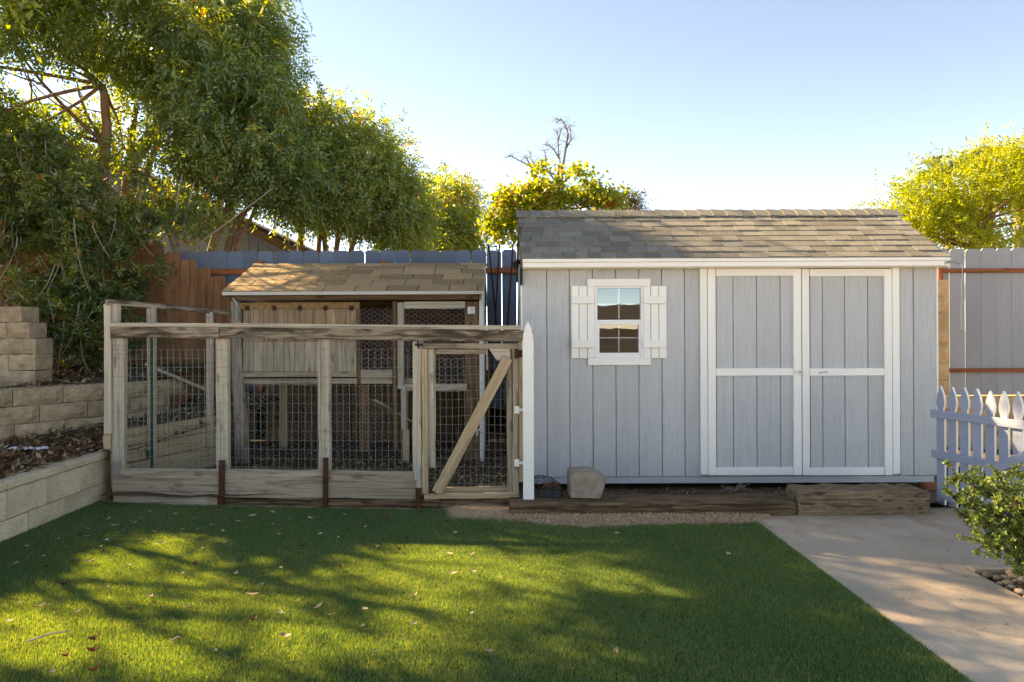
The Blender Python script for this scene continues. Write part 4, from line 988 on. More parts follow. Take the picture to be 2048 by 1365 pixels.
sheet('patio', [(-14, -11.5), (14, -11.5), (14, 1.15), (-14, 1.15)], lambda x, y: .004, 2, masonry('pale_bounce_concrete', (.46, .42, .36), (.52, .475, .41), (.56, .52, .46), 3, .2, (1, 1)))  # unseen pale paving added behind the camera to bounce sun onto the shed

# ------------------------------------------------------------------ plants: leaf geometry
def unit(a): return a / np.maximum(np.linalg.norm(a, axis=1, keepdims=True), 1e-9)
def leaf_quads(base, d, L, W, up=None):
    """diamond leaves: base (n,3), direction d (n,3), length L, width W"""
    n = len(base)
    r = NP.normal(size=(n, 3)) if up is None else up + NP.normal(size=(n, 3)) * .35
    s_ = unit(np.cross(d, r)); nn = np.cross(s_, d)
    L = L[:, None]; W = W[:, None]
    a = base; m = base + d * L * .48 + nn * L * .05
    V = np.stack([a, m + s_ * W / 2, base + d * L - nn * L * .06, m - s_ * W / 2], 1).reshape(-1, 3)
    F = np.arange(n * 4).reshape(n, 4); return V, F
def sprays(base, d, tint, K=12, L=.28, ll=.07, lw=.02, droop=.5):
    n = len(base); side = unit(np.cross(d, NP.normal(size=(n, 3))))
    T = np.linspace(.12, 1, K)[None, :]; sg_ = np.where(np.arange(K) % 2 == 0, 1, -1)[None, :]
    Ls = (L * NP.uniform(.7, 1.25, n))[:, None]
    pos = base[:, None, :] + d[:, None, :] * (T * Ls)[..., None] + np.array([0, 0, -1.])[None, None] * (droop * Ls * T ** 2 * .6)[..., None]
    ld = d[:, None, :] * .55 + side[:, None, :] * (sg_ * .8)[..., None] + np.array([0, 0, -.25]) + NP.normal(size=(n, K, 3)) * .15
    ld = unit(ld.reshape(-1, 3)); m = n * K
    V, F = leaf_quads(pos.reshape(-1, 3), ld, ll * NP.uniform(.7, 1.2, m), lw * NP.uniform(.8, 1.2, m))
    tt = np.repeat(tint, K) + NP.normal(size=m) * .06
    return V, F, np.repeat(np.clip(tt, 0, 1), 4)
S_np = np.array(S)
# sunlit patches (seen centre and half sizes in the photograph) that the canopy must leave open
LIT_PX = [(100, 1262, 150, 62), (40, 1330, 150, 60), (225, 1150, 95, 38), (310, 1182, 110, 36), (330, 1200, 60, 26), (252, 1088, 28, 9), (345, 1089, 60, 10), (455, 1106, 45, 9), (405, 1178, 35, 14), (500, 1180, 50, 18),
          (300, 1292, 60, 18), (380, 1335, 95, 32), (640, 1252, 110, 24), (560, 1290, 40, 14), (880, 1101, 110, 10), (840, 1137, 80, 14), (725, 1150, 60, 20), (620, 1160, 40, 14), (905, 1172, 130, 26), (985, 1150, 60, 22),
          (760, 1238, 50, 14), (1050, 1190, 70, 26), (1060, 1095, 55, 8), (1245, 1093, 40, 8), (1200, 1290, 60, 22), (1110, 1250, 50, 16), (1395, 1215, 55, 13), (960, 1290, 60, 16), (840, 1300, 60, 18), (900, 1345, 80, 16), (1150, 1160, 40, 14), (1210, 1140, 40, 8), (730, 1348, 60, 16), (1060, 1310, 60, 14), (560, 1350, 50, 14), (700, 1290, 60, 16), (1000, 1240, 60, 16), (1300, 1330, 60, 12), (1230, 1180, 60, 12), (930, 1225, 70, 16)]
LIT = []
for cx, cy, rx, ry in LIT_PX:
    c = G(cx, cy); ex = abs(G(cx + rx, cy).x - c.x); ey = (G(cx, cy - ry).y - G(cx, cy + ry).y) / 2
    LIT.append((c.x, c.y, ex, ey))
def carve(pts, size=.26, keep=.015):
    """keep-mask: drop leaves whose sunbeam would land on a sunlit patch of lawn or roof"""
    ok = np.ones(len(pts), bool)
    q = pts - S_np[None] * (pts[:, 2:3] / S_np[2])
    wob = np.sin(q[:, 0] * 9) * .12 + np.sin(q[:, 1] * 11 + q[:, 0] * 5) * .12
    for cx, cy, ex, ey in LIT:
        ok &= ~((((q[:, 0] - cx) / (ex + size * .7)) ** 2 + ((q[:, 1] - cy) / (ey + size * .6)) ** 2) < 1 + wob)
    t = (pts[:, 2] - 2.3) / S_np[2]; r = pts - S_np[None] * t[:, None]
    edge = .95 + (6.75 - r[:, 1]) * .62     # tree shade stays on the left end of the shed roof
    edge = np.where(r[:, 1] > 6.45, .2, edge)
    ok &= ~((r[:, 0] > edge) & (r[:, 0] < 4.1) & (r[:, 1] > 5.7) & (r[:, 1] < 6.9) & (t > 0))
    t = (pts[:, 2] - 1.95) / S_np[2]; r = pts - S_np[None] * t[:, None]
    for cx, cy, ex, ey in ((-2.2, 7.15, .62, .42), (-2.55, 6.86, .40, .26), (-.35, 7.0, .12, .2)):
        ok &= ~((((r[:, 0] - cx) / (ex + size * .5)) ** 2 + ((r[:, 1] - cy) / (ey + size * .5)) ** 2 < 1) & (t > 0))
    ok |= NP.random(len(pts)) < keep
    thin = np.interp(q[:, 0], [-3.5, .2, 1.2, 1.9, 2.4], [.06, .13, .34, .48, .60])     # the canopy over the right half is thin: soft broken light on the path
    thin = np.where((q[:, 1] < 5.6) & (q[:, 1] > 0) & (q[:, 0] < 6.2) & ~((q[:, 0] > 4.0) & (q[:, 1] > 2.9) & (q[:, 1] < 5.2)), thin, 0)
    thin = np.where((q[:, 0] > 1.5) & (q[:, 1] > 4.1), thin * .5, thin)
    return ok & (NP.random(len(pts)) > thin)
def ellipsoids(lst):
    out = []
    for px, py, d, rx, ry, rd in lst:
        c = P(px, py, d); out.append((np.array(c), np.array([rx * d / F_PX, rd, ry * d / F_PX])))
    return out
def shell_points(ells, n, clump=.34, nper=26, inner=.5, spread=1.0):
    """clumped points in the outer shell of a union of ellipsoids, with outward directions"""
    wts = np.array([np.prod(e[1]) ** (2 / 3) for e in ells]); wts /= wts.sum()
    nc = max(8, n // nper); ci = NP.choice(len(ells), nc, p=wts)
    C = np.array([ells[i][0] for i in ci]); Rr = np.array([ells[i][1] for i in ci])
    u = unit(NP.normal(size=(nc, 3))); rad = NP.uniform(inner, 1.04, nc) ** .6
    cl = C + u * Rr * rad[:, None]; ctint = NP.normal(size=nc) * .16
    k = NP.integers(0, nc, n); pts = cl[k] + NP.normal(size=(n, 3)) * clump * np.array([1, 1, .75]) * NP.uniform(.5, 1.1, (n, 1))
    return pts, u[k], ctint[k], cl
def crown(name, parent, m, ells, n, K=12, L=.28, ll=.07, lw=.02, clump=.3, tint0=.45, down=.55, droop=.6, nper=26, do_carve=True, inner=.5):
    pts, u, ct, cl = shell_points(ells, n, clump, nper, inner)
    if do_carve: k = carve(pts); pts, u, ct = pts[k], u[k], ct[k]
    d = unit(u * .6 + NP.normal(size=u.shape) * .45 + np.array([0, 0, -down]))
    tint = np.clip(tint0 + ct + NP.normal(size=len(pts)) * .13, 0, 1)
    tint = np.where(NP.random(len(pts)) < .015, 1.0, np.minimum(tint, .93))
    V, F, t = sprays(pts, d, tint, K, L, ll, lw, droop)
    M = WM[parent.name]; V = V - np.array(M.translation)
    o = obj(name, npmesh(name, V, F, m, t), parent, M.copy()); o['kind'] = 'stuff'; return cl
def limb(mb, p0, p1, r0, r1, n=6, bend=.12, sides=8):
    p0, p1 = Vector(p0), Vector(p1); L = (p1 - p0).length
    o1 = Vector((RND.uniform(-1, 1), RND.uniform(-1, 1), RND.uniform(-.3, .3))) * bend * L
    pts = [p0.lerp(p1, i / n) + o1 * math.sin(math.pi * i / n) + Vector((RND.uniform(-1, 1), RND.uniform(-1, 1), 0)) * r0 * .25 for i in range(n + 1)]
    mb.tube(pts, [r0 + (r1 - r0) * i / n for i in range(n + 1)], sides); return pts
def tree(name, label, cat, trunks, ells, n, m, bark=M_BARK, branches=10, group=None, **kw):
    base = Vector(trunks[0][0][0]); t = thing(name, tuple(base), label, cat, group)
    es = ellipsoids(ells)
    cl = crown('crown', t, m, es, n, **kw)
    tips = []
    for pts, r0, r1 in trunks:
        M = WM[t.name]
        sm = []
        pts = [Vector(p) for p in pts]
        for i in range(len(pts) - 1):
            for k in range(4): sm.append(pts[i].lerp(pts[i + 1], k / 4) + Vector((RND.uniform(-1, 1), RND.uniform(-1, 1), 0)) * r0 * .12)
        sm.append(pts[-1]); nn = len(sm) - 1
        mb = MB(); mb.tube(sm, [r0 + (r1 - r0) * i / nn for i in range(nn + 1)], 10); mb.build('trunk', bark, t, None, True)
        tips.append((sm[-1], sm[nn // 2], r1))
    mb = MB()
    for i in range(branches):
        c = Vector(cl[NP.integers(len(cl))]); tp = min(tips, key=lambda q: (q[0] - c).length); st_ = tp[0] if RND.random() < .6 else tp[1]
        pts = limb(mb, st_, c, tp[2] * .6, .006, 7, .2, 6)
        for k in range(2): limb(mb, pts[3 + k], Vector(cl[NP.integers(len(cl))]) * .5 + c * .5, tp[2] * .25, .004, 4, .15, 5)
    if branches: mb.build('branches', bark, t, None, True)
    return t
zg_ = .6
# big pepper tree at left (airy, backlit)
dA = 9.4
tree('pepper_tree', 'tall airy yellow-green pepper tree with a straight pale trunk at far left', 'tree',
     [([P(205, 520, dA), P(206, 330, dA), P(214, 250, dA), P(204, 170, dA)], .085, .05)],
     [(60, 50, 9.2, 130, 110, .9), (210, 50, 9.4, 130, 100, .9), (25, 225, 8.8, 75, 75, .6), (175, 165, 9.4, 85, 55, .6), (-130, 60, 9.0, 150, 190, 1.0), (90, -120, 9.4, 250, 120, 1.2), (110, 130, 9.3, 110, 60, .7), (230, 250, 9.8, 60, 40, .4), (-60, 270, 8.8, 110, 90, .6)],
     8600, M_PEPPERY, branches=9, K=11, L=.26, ll=.075, lw=.030, clump=.24, tint0=.5, down=.35, nper=20, inner=.2)
# darker one whose right side hangs over the coop
dB_ = 10.0
tree('pepper_tree', 'dense drooping pepper tree with leaning forked trunk above the coop', 'tree',
     [([P(250, 520, dB_), P(262, 330, dB_), P(300, 270, dB_), P(325, 235, dB_)], .11, .075), ([P(262, 400, dB_), P(262, 300, dB_), P(272, 215, dB_)], .06, .035), ([P(285, 420, dB_ + .2), P(296, 340, dB_ + .2), P(322, 262, dB_ + .2), P(345, 200, dB_ + .2)], .05, .03)],
     [(400, 70, 10, 150, 100, .9), (485, 130, 10, 70, 130, .7), (375, 150, 9.8, 80, 70, .7), (450, 250, 9.7, 115, 100, .8), (538, 260, 9.7, 48, 110, .6), (420, -70, 10.2, 130, 90, .8), (505, 60, 10, 35, 45, .4), (325, -35, 9.0, 60, 42, .45), (390, -165, 9.2, 110, 60, .6), (565, 320, 9.8, 32, 50, .5)],
     8000, M_PEPPER, branches=18, K=13, L=.33, ll=.095, lw=.026, clump=.22, tint0=.42, down=.5, droop=.5, nper=24, inner=.35)
dC = 9.9
tree('pepper_tree', 'low multi-stemmed pepper tree with leaning red-brown stems behind the blue fence', 'tree',
     [([P(412, 540, dC), P(432, 470, dC), P(462, 410, dC), P(490, 350, dC)], .07, .045), ([P(446, 540, dC), P(462, 470, dC), P(492, 420, dC), P(540, 350, dC)], .06, .03), ([P(474, 540, dC), P(470, 470, dC), P(464, 420, dC), P(455, 350, dC)], .035, .02), ([P(462, 540, dC), P(484, 470, dC), P(500, 440, dC), P(530, 380, dC)], .04, .02)],
     [(490, 322, 9.9, 95, 42, .7), (585, 350, 9.9, 42, 55, .5), (420, 300, 10.2, 55, 32, .4)],
     2600, M_PEPPER, branches=12, K=12, L=.3, ll=.085, lw=.026, clump=.22, tint0=.33, down=.7, nper=24, inner=.35)
dD = 11.2
tree('pepper_tree', 'rounded pepper tree with several thin stems, middle of the row behind the fence', 'tree',
     [([P(600, 540, dD), P(602, 470, dD), P(606, 400, dD)], .07, .05), ([P(634, 540, dD), P(640, 470, dD), P(648, 400, dD)], .045, .03), ([P(668, 540, dD), P(676, 470, dD), P(690, 400, dD)], .05, .03), ([P(690, 540, dD), P(712, 470, dD), P(735, 400, dD)], .05, .03), ([P(655, 540, dD), P(648, 470, dD), P(640, 420, dD)], .05, .03)],
     [(635, 290, 11, 75, 78, .8), (715, 340, 11.2, 95, 85, 1.0), (630, 375, 10.8, 72, 52, .7), (780, 400, 11.5, 52, 65, .8), (735, 405, 11.2, 90, 42, .8), (600, 240, 11, 40, 40, .5), (800, 460, 11.6, 45, 35, .6), (690, 400, 11.0, 60, 35, .6)],
     8500, M_PEPPER, branches=16, K=11, L=.28, ll=.078, lw=.026, clump=.20, tint0=.52, droop=.35, down=.28, nper=24, inner=.35)
dE = 14.5
tree('pepper_tree', 'smallest pepper tree, pale green, at the right end of the row by the gap', 'tree',
     [([P(880, 540, dE), P(880, 480, dE), P(876, 430, dE)], .07, .04)],
     [(880, 415, 14.5, 62, 58, .9), (925, 445, 14.5, 30, 42, .6), (855, 460, 14.2, 60, 40, .8), (900, 480, 14.4, 50, 30, .7)],
     3600, M_PEPPER, branches=8, K=10, L=.32, ll=.085, lw=.030, clump=.22, tint0=.62, down=.4, nper=24, inner=.35)
# off-frame neighbour tree at left that shades the lawn
tree('shade_tree', 'tall leafy tree standing beyond the left edge of the photo', 'tree',
     [([(-9.6, 8.8, .5), (-9.5, 8.7, 2.5), (-9.2, 8.6, 4.2)], .18, .1)],
     [(-420, -60, 8.4, 190, 170, 1.2), (-620, 80, 8.2, 180, 170, 1.2), (-300, -190, 8.8, 170, 120, 1.2), (-540, -180, 8.0, 220, 120, 1.2), (-330, 150, 8.2, 120, 120, .8), (-760, -50, 7.4, 190, 170, 1.1), (-480, 220, 7.6, 160, 110, .9), (-800, 160, 7.0, 170, 120, .9), (-150, -190, 7.8, 170, 110, 1.0), (20, -260, 8.2, 160, 90, 1.0), (-270, -90, 7.4, 150, 100, .9), (-170, -150, 6.3, 120, 80, .7), (-420, -140, 6.3, 170, 110, .8), (-660, -130, 6.2, 170, 110, .8), (-300, -330, 6.8, 150, 90, .7)],
     10500, M_PEPPERY, branches=14, K=8, L=.34, ll=.11, lw=.05, clump=.30, tint0=.5, down=.4, nper=24, inner=.2)

# shrub over the left walls
def whorls(base, d, tint, K=7, ll=.085, lw=.02, op=.9):
    n = len(base); a = NP.uniform(0, 6.28, (n, 1)) + np.linspace(0, 6.28 * 1.6, K)[None]
    s_ = unit(np.cross(d, NP.normal(size=(n, 3)))); t_ = np.cross(d, s_)
    rad = s_[:, None] * np.cos(a)[..., None] + t_[:, None] * np.sin(a)[..., None]
    back_ = np.linspace(0, .05, K)[None, :, None]
    ld = unit((d[:, None] * NP.uniform(.2, .9, (n, K, 1)) + rad * op + NP.normal(size=(n, K, 3)) * .12).reshape(-1, 3))
    pos = (base[:, None] - d[:, None] * back_).reshape(-1, 3); m = n * K
    V, F = leaf_quads(pos, ld, ll * NP.uniform(.65, 1.2, m), lw * NP.uniform(.8, 1.2, m))
    return V, F, np.repeat(np.clip(np.repeat(tint, K) + NP.normal(size=m) * .08, 0, 1), 4)
bush = thing('shrub', (-4.6, 7.3, .95), 'large dark green shrub with hanging pale stems spilling over the left walls', 'shrub')
eb = ellipsoids([(60, 360, 7.5, 120, 90, .55), (200, 390, 7.4, 120, 95, .55), (60, 500, 7.4, 110, 110, .5), (190, 540, 7.3, 110, 100, .5), (120, 640, 7.3, 90, 80, .4), (190, 660, 7.3, 75, 75, .35), (290, 430, 7.5, 70, 55, .35), (260, 560, 7.4, 60, 60, .3), (-60, 420, 7.5, 120, 140, .5), (320, 400, 7.7, 40, 40, .25), (90, 300, 7.7, 90, 35, .35)])
pts, u, ct, cl_b = shell_points(eb, 5600, .13, 20, .45)
k_ = carve(pts, .10, .02); pts, u, ct = pts[k_], u[k_], ct[k_]
u[:, 1] -= .25
d_ = unit(u * .8 + NP.normal(size=u.shape) * .5 + np.array([0, -.1, .15]))
V, F, t = whorls(pts, d_, np.clip(.42 + ct * 1.4 + NP.normal(size=len(pts)) * .2, 0, .97))
o = obj('foliage', npmesh('foliage', V - np.array(WM[bush.name].translation), F, M_BUSH, t), bush, WM[bush.name].copy()); o['kind'] = 'stuff'
mb = MB()
for i in range(60):
    c = Vector(cl_b[NP.integers(len(cl_b))]); q = c + Vector((RND.uniform(-.1, .1), -RND.uniform(.05, .3), 0)); L = RND.uniform(.25, .7); sx_ = RND.uniform(-1, 1)
    pts_ = [q + Vector((.012 * k * k * sx_ + .008 * math.sin(k * 1.3 + i), -.015 * k, -L * k / 5 - .004 * k * k)) for k in range(6)]
    mb.tube(pts_, [.0055, .005, .0045, .004, .003, .0025], 5)
for i in range(10):
    c = Vector(cl_b[NP.integers(len(cl_b))]); limb(mb, (-4.7 + RND.uniform(-.5, .5), 7.75, .95), c, .018, .005, 6, .15, 5)
mb.build('stems', M_TWIG, bush, None, True)
sp = thing('sapling', tuple(P(345, 500, 7.9)), 'thin-stemmed pale green sapling leaning over the top of the brown fence', 'sapling')
mb = MB(); tips = []
root = P(350, 520, 8.3)
for px, py in ((300, 395, ), (325, 420), (372, 395), (388, 365), (545, 378), (352, 440), (365, 350), (410, 440)):
    e = P(px, py, 8.3 + RND.uniform(-.2, .2)); limb(mb, root + Vector((RND.uniform(-.05, .05), 0, 0)), e, .018, .006, 7, .06, 6); tips.append(np.array(e))
mb.build('stems', M_TWIG, sp, None, True)
tips = np.array([tips[i] for i in (0, 1, 2, 5, 7)]); k = NP.integers(0, len(tips), 400); pts = tips[k] + NP.normal(size=(400, 3)) * .14; pts = pts[carve(pts, .12)]; n_s = len(pts)
V, F, t = whorls(pts, unit(NP.normal(size=(n_s, 3)) + np.array([0, -.2, .5])), np.clip(.7 + NP.normal(size=n_s) * .12, 0, .97), 7, .09, .026)
o = obj('foliage', npmesh('foliage', V - np.array(WM[sp.name].translation), F, M_BUSH, t), sp, WM[sp.name].copy()); o['kind'] = 'stuff'

# autumn tree, bare tree, grey bush behind the shed
def broad(name, parent, m, ells, n, L, W, clump, tint0, nper=30, inner=.3, tsd=.18):
    pts, u, ct, cl = shell_points(ellipsoids(ells), n, clump, nper, inner)
    d = unit(u * .4 + NP.normal(size=u.shape) + np.array([0, 0, -.2]))
    V, F = leaf_quads(pts, d, L * NP.uniform(.7, 1.25, n), W * NP.uniform(.7, 1.2, n))
    t = np.repeat(np.clip(tint0 + ct + NP.normal(size=n) * tsd, 0, 1), 4)
    o = obj(name, npmesh(name, V - np.array(WM[parent.name].translation), F, m, t), parent, WM[parent.name].copy()); o['kind'] = 'stuff'; return cl
dm = 12.5
mp = thing('autumn_tree', tuple(P(1110, 540, dm)), 'tree turning yellow and orange showing above the left of the shed roof', 'tree')
cl = broad('crown', mp, M_MAPLE, [(1110, 375, dm, 60, 32, .5), (1075, 345, dm, 24, 18, .3), (1030, 400, dm, 35, 22, .5), (1002, 388, dm, 10, 14, .2), (1160, 385, dm, 38, 24, .4), (1215, 400, dm, 30, 18, .4), (1060, 425, dm, 60, 30, .5), (1005, 440, dm, 28, 25, .4), (985, 465, dm, 18, 25, .3), (1030, 470, dm, 30, 30, .4), (1150, 345, dm, 8, 22, .15), (1175, 355, dm, 14, 12, .2), (1200, 375, dm, 8, 10, .15), (1090, 395, dm, 60, 28, .5)], 7000, .085, .07, .12, .45, 60)
mb = MB(); mb.tube([P(1120, 620, dm), P(1118, 450, dm), P(1112, 400, dm), P(1118, 330, dm)], [.1, .07, .04, .02], 8)
for i in range(12): limb(mb, P(1116, 440 - i * 5, dm), Vector(cl[NP.integers(len(cl))]), .025, .006, 5, .12, 5)
mb.build('trunk', M_BARKG, mp, None, True)
bt = thing('bare_tree', tuple(P(1125, 540, dm + 1)), 'leafless dead branches rising above the autumn tree', 'tree')
mb = MB(); db = dm + 1
paths = [[(1124, 540), (1123, 420), (1124, 345), (1131, 300), (1136, 268), (1130, 250), (1122, 239)], [(1124, 345), (1117, 310), (1116, 275), (1113, 262)], [(1120, 320), (1108, 300), (1098, 292), (1086, 289)], [(1110, 350), (1062, 334), (1040, 322), (1022, 313), (1010, 316)], [(1108, 360), (1092, 335), (1091, 312), (1088, 300)], [(1131, 300), (1142, 280), (1141, 262), (1137, 250)], [(1122, 239), (1112, 246)], [(1062, 334), (1050, 312)], [(1078, 340), (1064, 322), (1060, 306)], [(1117, 280), (1122, 258)]]
for p in paths:
    q = [P(x, y, db) for x, y in p]; w0 = .034 if p[0][1] > 500 else .014
    mb.tube(q, [max(.006, w0 * (1 - i / len(q)) + .004) for i in range(len(q))], 5)
    if p[0][1] > 500: q = q[2:]
    for a, b_ in zip(q[:-1], q[1:]):
        for k in range(7):
            s0 = a.lerp(b_, RND.random()); e = s0 + Vector((RND.uniform(-.16, .16), RND.uniform(-.1, .1), RND.uniform(-.05, .16)))
            mb.tube([s0, (s0 + e) / 2 + Vector((RND.uniform(-.02, .02), 0, .02)), e], [.0045, .0035, .002], 4); mb.tube([(s0 + e) / 2, e + Vector((RND.uniform(-.08, .08), 0, RND.uniform(-.06, .06)))], .002, 4)
mb.build('branches', M_BARKG, bt, None, True)
gb = thing('grey_bush', tuple(P(1245, 520, 13.2)), 'wispy grey-green twiggy bush peeking over the shed ridge beside the autumn tree', 'bush')
broad('foliage', gb, M_GREYB, [(1245, 412, 13.2, 32, 28, .5), (1270, 420, 13.2, 20, 16, .4)], 900, .10, .022, .12, .5, 30)
mb = MB()
for i in range(60): limb(mb, P(1240 + RND.uniform(-10, 10), 470, 13.2), P(1215 + RND.random() * 80, 378 + RND.random() * 40 + max(0, 0), 13.2 + RND.uniform(-.4, .4)), .012, .004, 4, .08, 4)
mb.build('twigs', M_TWIGD, gb)
dy = 10.6
yt = thing('yellow_tree', tuple(P(1940, 560, dy)), 'bright yellow-green bushy tree above the grey fence at right', 'tree')
ells = [(1940, 420, dy, 110, 75, 1.0), (1840, 425, dy, 60, 48, .7), (1985, 370, dy, 70, 55, .8), (1905, 375, dy, 65, 40, .7), (2050, 420, dy, 80, 95, .9), (1800, 412, dy, 30, 22, .4), (1900, 470, dy, 90, 28, .7), (2040, 345, dy, 60, 45, .6), (1970, 325, dy, 30, 22, .4)]
es = ellipsoids(ells)
pts, u, ct, cl = shell_points(es, 3900, .17, 26, .45)
d_ = unit(u * .8 + NP.normal(size=u.shape) * .5 + np.array([0, 0, .15]))
V, F, t = sprays(pts, d_, np.clip(.55 + ct + NP.normal(size=len(pts)) * .13, 0, 1), 12, .26, .05, .024, .2)
o = obj('crown', npmesh('crown', V - np.array(WM[yt.name].translation), F, M_YELLOW, t), yt, WM[yt.name].copy()); o['kind'] = 'stuff'
mb = MB(); mb.tube([P(1945, 600, dy), P(1950, 500, dy), P(1945, 430, dy)], [.12, .09, .05], 8)
for i in range(28): limb(mb, P(1945, 500 - i * 2, dy), Vector(cl[NP.integers(len(cl))]), .03, .005, 6, .12, 5)
mb.build('trunk', M_BARK, yt, None, True)
def palm(px, py, d, lab, nf, Lf, zr):
    c = P(px, py, d); t = thing('palm_tree', (c.x, c.y, .6), lab, 'palm')
    V, F, T = [], [], []; mb = MB()
    bases, dirs, LL = [], [], []
    for i in range(nf):
        a = 6.283 * i / nf + RND.uniform(-.2, .2); el = RND.uniform(.1, 1.2); dv = Vector((math.cos(a) * math.cos(el), math.sin(a) * math.cos(el), math.sin(el)))
        pts = [c + dv * (Lf * s_) + Vector((0, 0, -.55 * Lf * s_ * s_)) for s_ in [k / 9 for k in range(10)]]
        mb.tube(pts, [.012] * 5 + [.007] * 5, 4)
        for s_ in range(2, 38):
            f = s_ / 38 * 9; k = int(f); p = pts[k].lerp(pts[min(9, k + 1)], f - k); td = (pts[min(9, k + 1)] - pts[k]).normalized()
            for sg_ in (-1, 1):
                sd = td.cross(Vector((0, 0, 1))).normalized() * sg_
                bases.append(p); dirs.append((td * .6 + sd * .8 + Vector((0, 0, -.5))).normalized()); LL.append(.26 * (1 - .6 * s_ / 38))
    V, F = leaf_quads(np.array(bases), np.array(dirs), np.array(LL), np.full(len(LL), .022))
    o = obj('fronds', npmesh('fronds', V - np.array(WM[t.name].translation), F, M_PALM, np.repeat(NP.random(len(LL)), 4)), t, WM[t.name].copy()); o['kind'] = 'stuff'
    mb.build('frond_stalks', M_PALM, t)
    mb = MB(); mb.tube([(c.x, c.y, .6), (c.x + .05, c.y, c.z * .5), (c.x, c.y, c.z)], [.14, .11, .10], 8); mb.build('trunk', M_BARKG, t)
palm(1893, 340, 13.5, 'palm with drooping fronds behind the left top of the yellow-green tree', 13, .75, 0)
palm(1972, 312, 14.2, 'palm tuft poking up behind the middle of the yellow-green tree', 9, .45, 0)
palm(2036, 316, 14.2, 'palm fronds rising behind the yellow-green tree at the right frame edge', 11, .6, 0)

# small-leaved succulent shrub by the path
js = thing('jade_shrub', (3.0, 3.45, -.01), 'small round-leaved shrub with dark twisting stems overhanging the concrete path', 'shrub')
dj = 3.6
mb = MB(); root = Vector((3.12, 3.42, -.01)); nodes = []
mains = [(1905, 945), (1945, 960), (1990, 935), (2030, 925), (2075, 935), (1920, 1030), (1960, 1080), (2010, 1100), (1985, 1010), (2050, 1060), (2100, 1000), (2090, 1120), (1895, 990), (2020, 1000), (1938, 1000), (2060, 1115), (1965, 1040), (2030, 1130), (2130, 940), (2140, 1060)]
for px, py in mains:
    px, py = px + 12, max(py, 950) + 8
    e = P(px, py, dj + RND.uniform(-.22, .25)); pts = limb(mb, root + Vector((0, 0, .12)), e, .019, .005, 9, .10, 6)
    for k in range(3, 10):
        for j in range(6):
            s0 = pts[k]; dv = Vector((RND.uniform(-1, 1), RND.uniform(-1, 1), RND.uniform(-.6, 1))).normalized() * RND.uniform(.04, .13)
            q = [s0, s0 + dv * .5 + Vector((0, 0, .008)), s0 + dv]; mb.tube(q, [.0045, .0035, .002], 4); nodes.append((s0, s0 + dv))
mb.tube([root - Vector((0, 0, .03)), root + Vector((-.01, 0, .06)), root + Vector((0, 0, .14))], [.035, .028, .022], 8)
mb.build('stems', plain('dark_red_stem', (.085, .05, .04), .7, 0, .4, 50), js, None, True)
bp, bd = [], []
for a, b_ in nodes:
    for k in range(8):
        f = RND.uniform(.15, 1.05); bp.append(a.lerp(b_, f)); bd.append((b_ - a).normalized())
bp, bd = np.array(bp), np.array(bd)
n = len(bp); K = 5
d_ = unit((bd[:, None] * .5 + NP.normal(size=(n, K, 3))).reshape(-1, 3) + np.array([0, 0, .3])); pos = np.repeat(bp, K, 0) + NP.normal(size=(n * K, 3)) * .006
V, F = leaf_quads(pos, d_,   .018 * NP.uniform(.7, 1.3, n * K), .014 * NP.uniform(.8, 1.25, n * K))
t = np.clip(.35 + (pos[:, 2] - .3) * .5 + NP.normal(size=n * K) * .16, 0, 1); t = np.clip(.5 + NP.normal(size=n * K) * .2, 0, 1)
o = obj('foliage', npmesh('foliage', V - np.array(WM[js.name].translation), F, M_JADE, np.repeat(t, 4)), js, WM[js.name].copy()); o['kind'] = 'stuff'

# ------------------------------------------------------------------ grass, litter, pebbles
nb_ = 1500000
Y = 2.3 + (5.72 - 2.3) * NP.random(nb_) ** .8; X = NP.uniform(-3.34, 1.86, nb_)
keep = inpoly_np(X, Y + np.sin(X * 23) * .012 + np.sin(X * 57) * .008, LAWN) & (np.abs(X) < Y * .78 + .1)
X, Y = X[keep], Y[keep]
pr = NP.random(len(X)) < np.clip(1.25 - (Y - 2.4) * .17, .5, 1); X, Y = X[pr], Y[pr]
n = len(X); az = NP.uniform(0, 6.283, n); hgt = NP.uniform(.011, .025, n); lean = NP.uniform(.1, .75, n); wd_ = .0023 + .0007 * (Y - 2.4)
dx, dy_ = np.cos(az), np.sin(az)
base = np.stack([X, Y, np.full(n, -.001)], 1); side = np.stack([-dy_, dx, np.zeros(n)], 1) * wd_[:, None] / 2 * NP.uniform(.7, 1.3, (n, 1))
tip = base + np.stack([dx * lean * hgt, dy_ * lean * hgt, hgt], 1)
V = np.stack([base - side, base + side, tip], 1).reshape(-1, 3)
patch = np.sin(X * 2.1 + 1) * np.sin(Y * 2.7) * .06 + np.sin(X * 7 + Y * 5) * .03
tn = np.repeat(np.clip(.42 + patch + NP.normal(size=n) * .32, 0, 1), 3)
go = obj('grass', npmesh('grass', V, np.arange(n * 3).reshape(n, 3), M_GRASS, tn)); go['kind'] = 'stuff'; tag(go, 'short dense artificial turf covering the yard', 'grass')
print('grass blades', n)
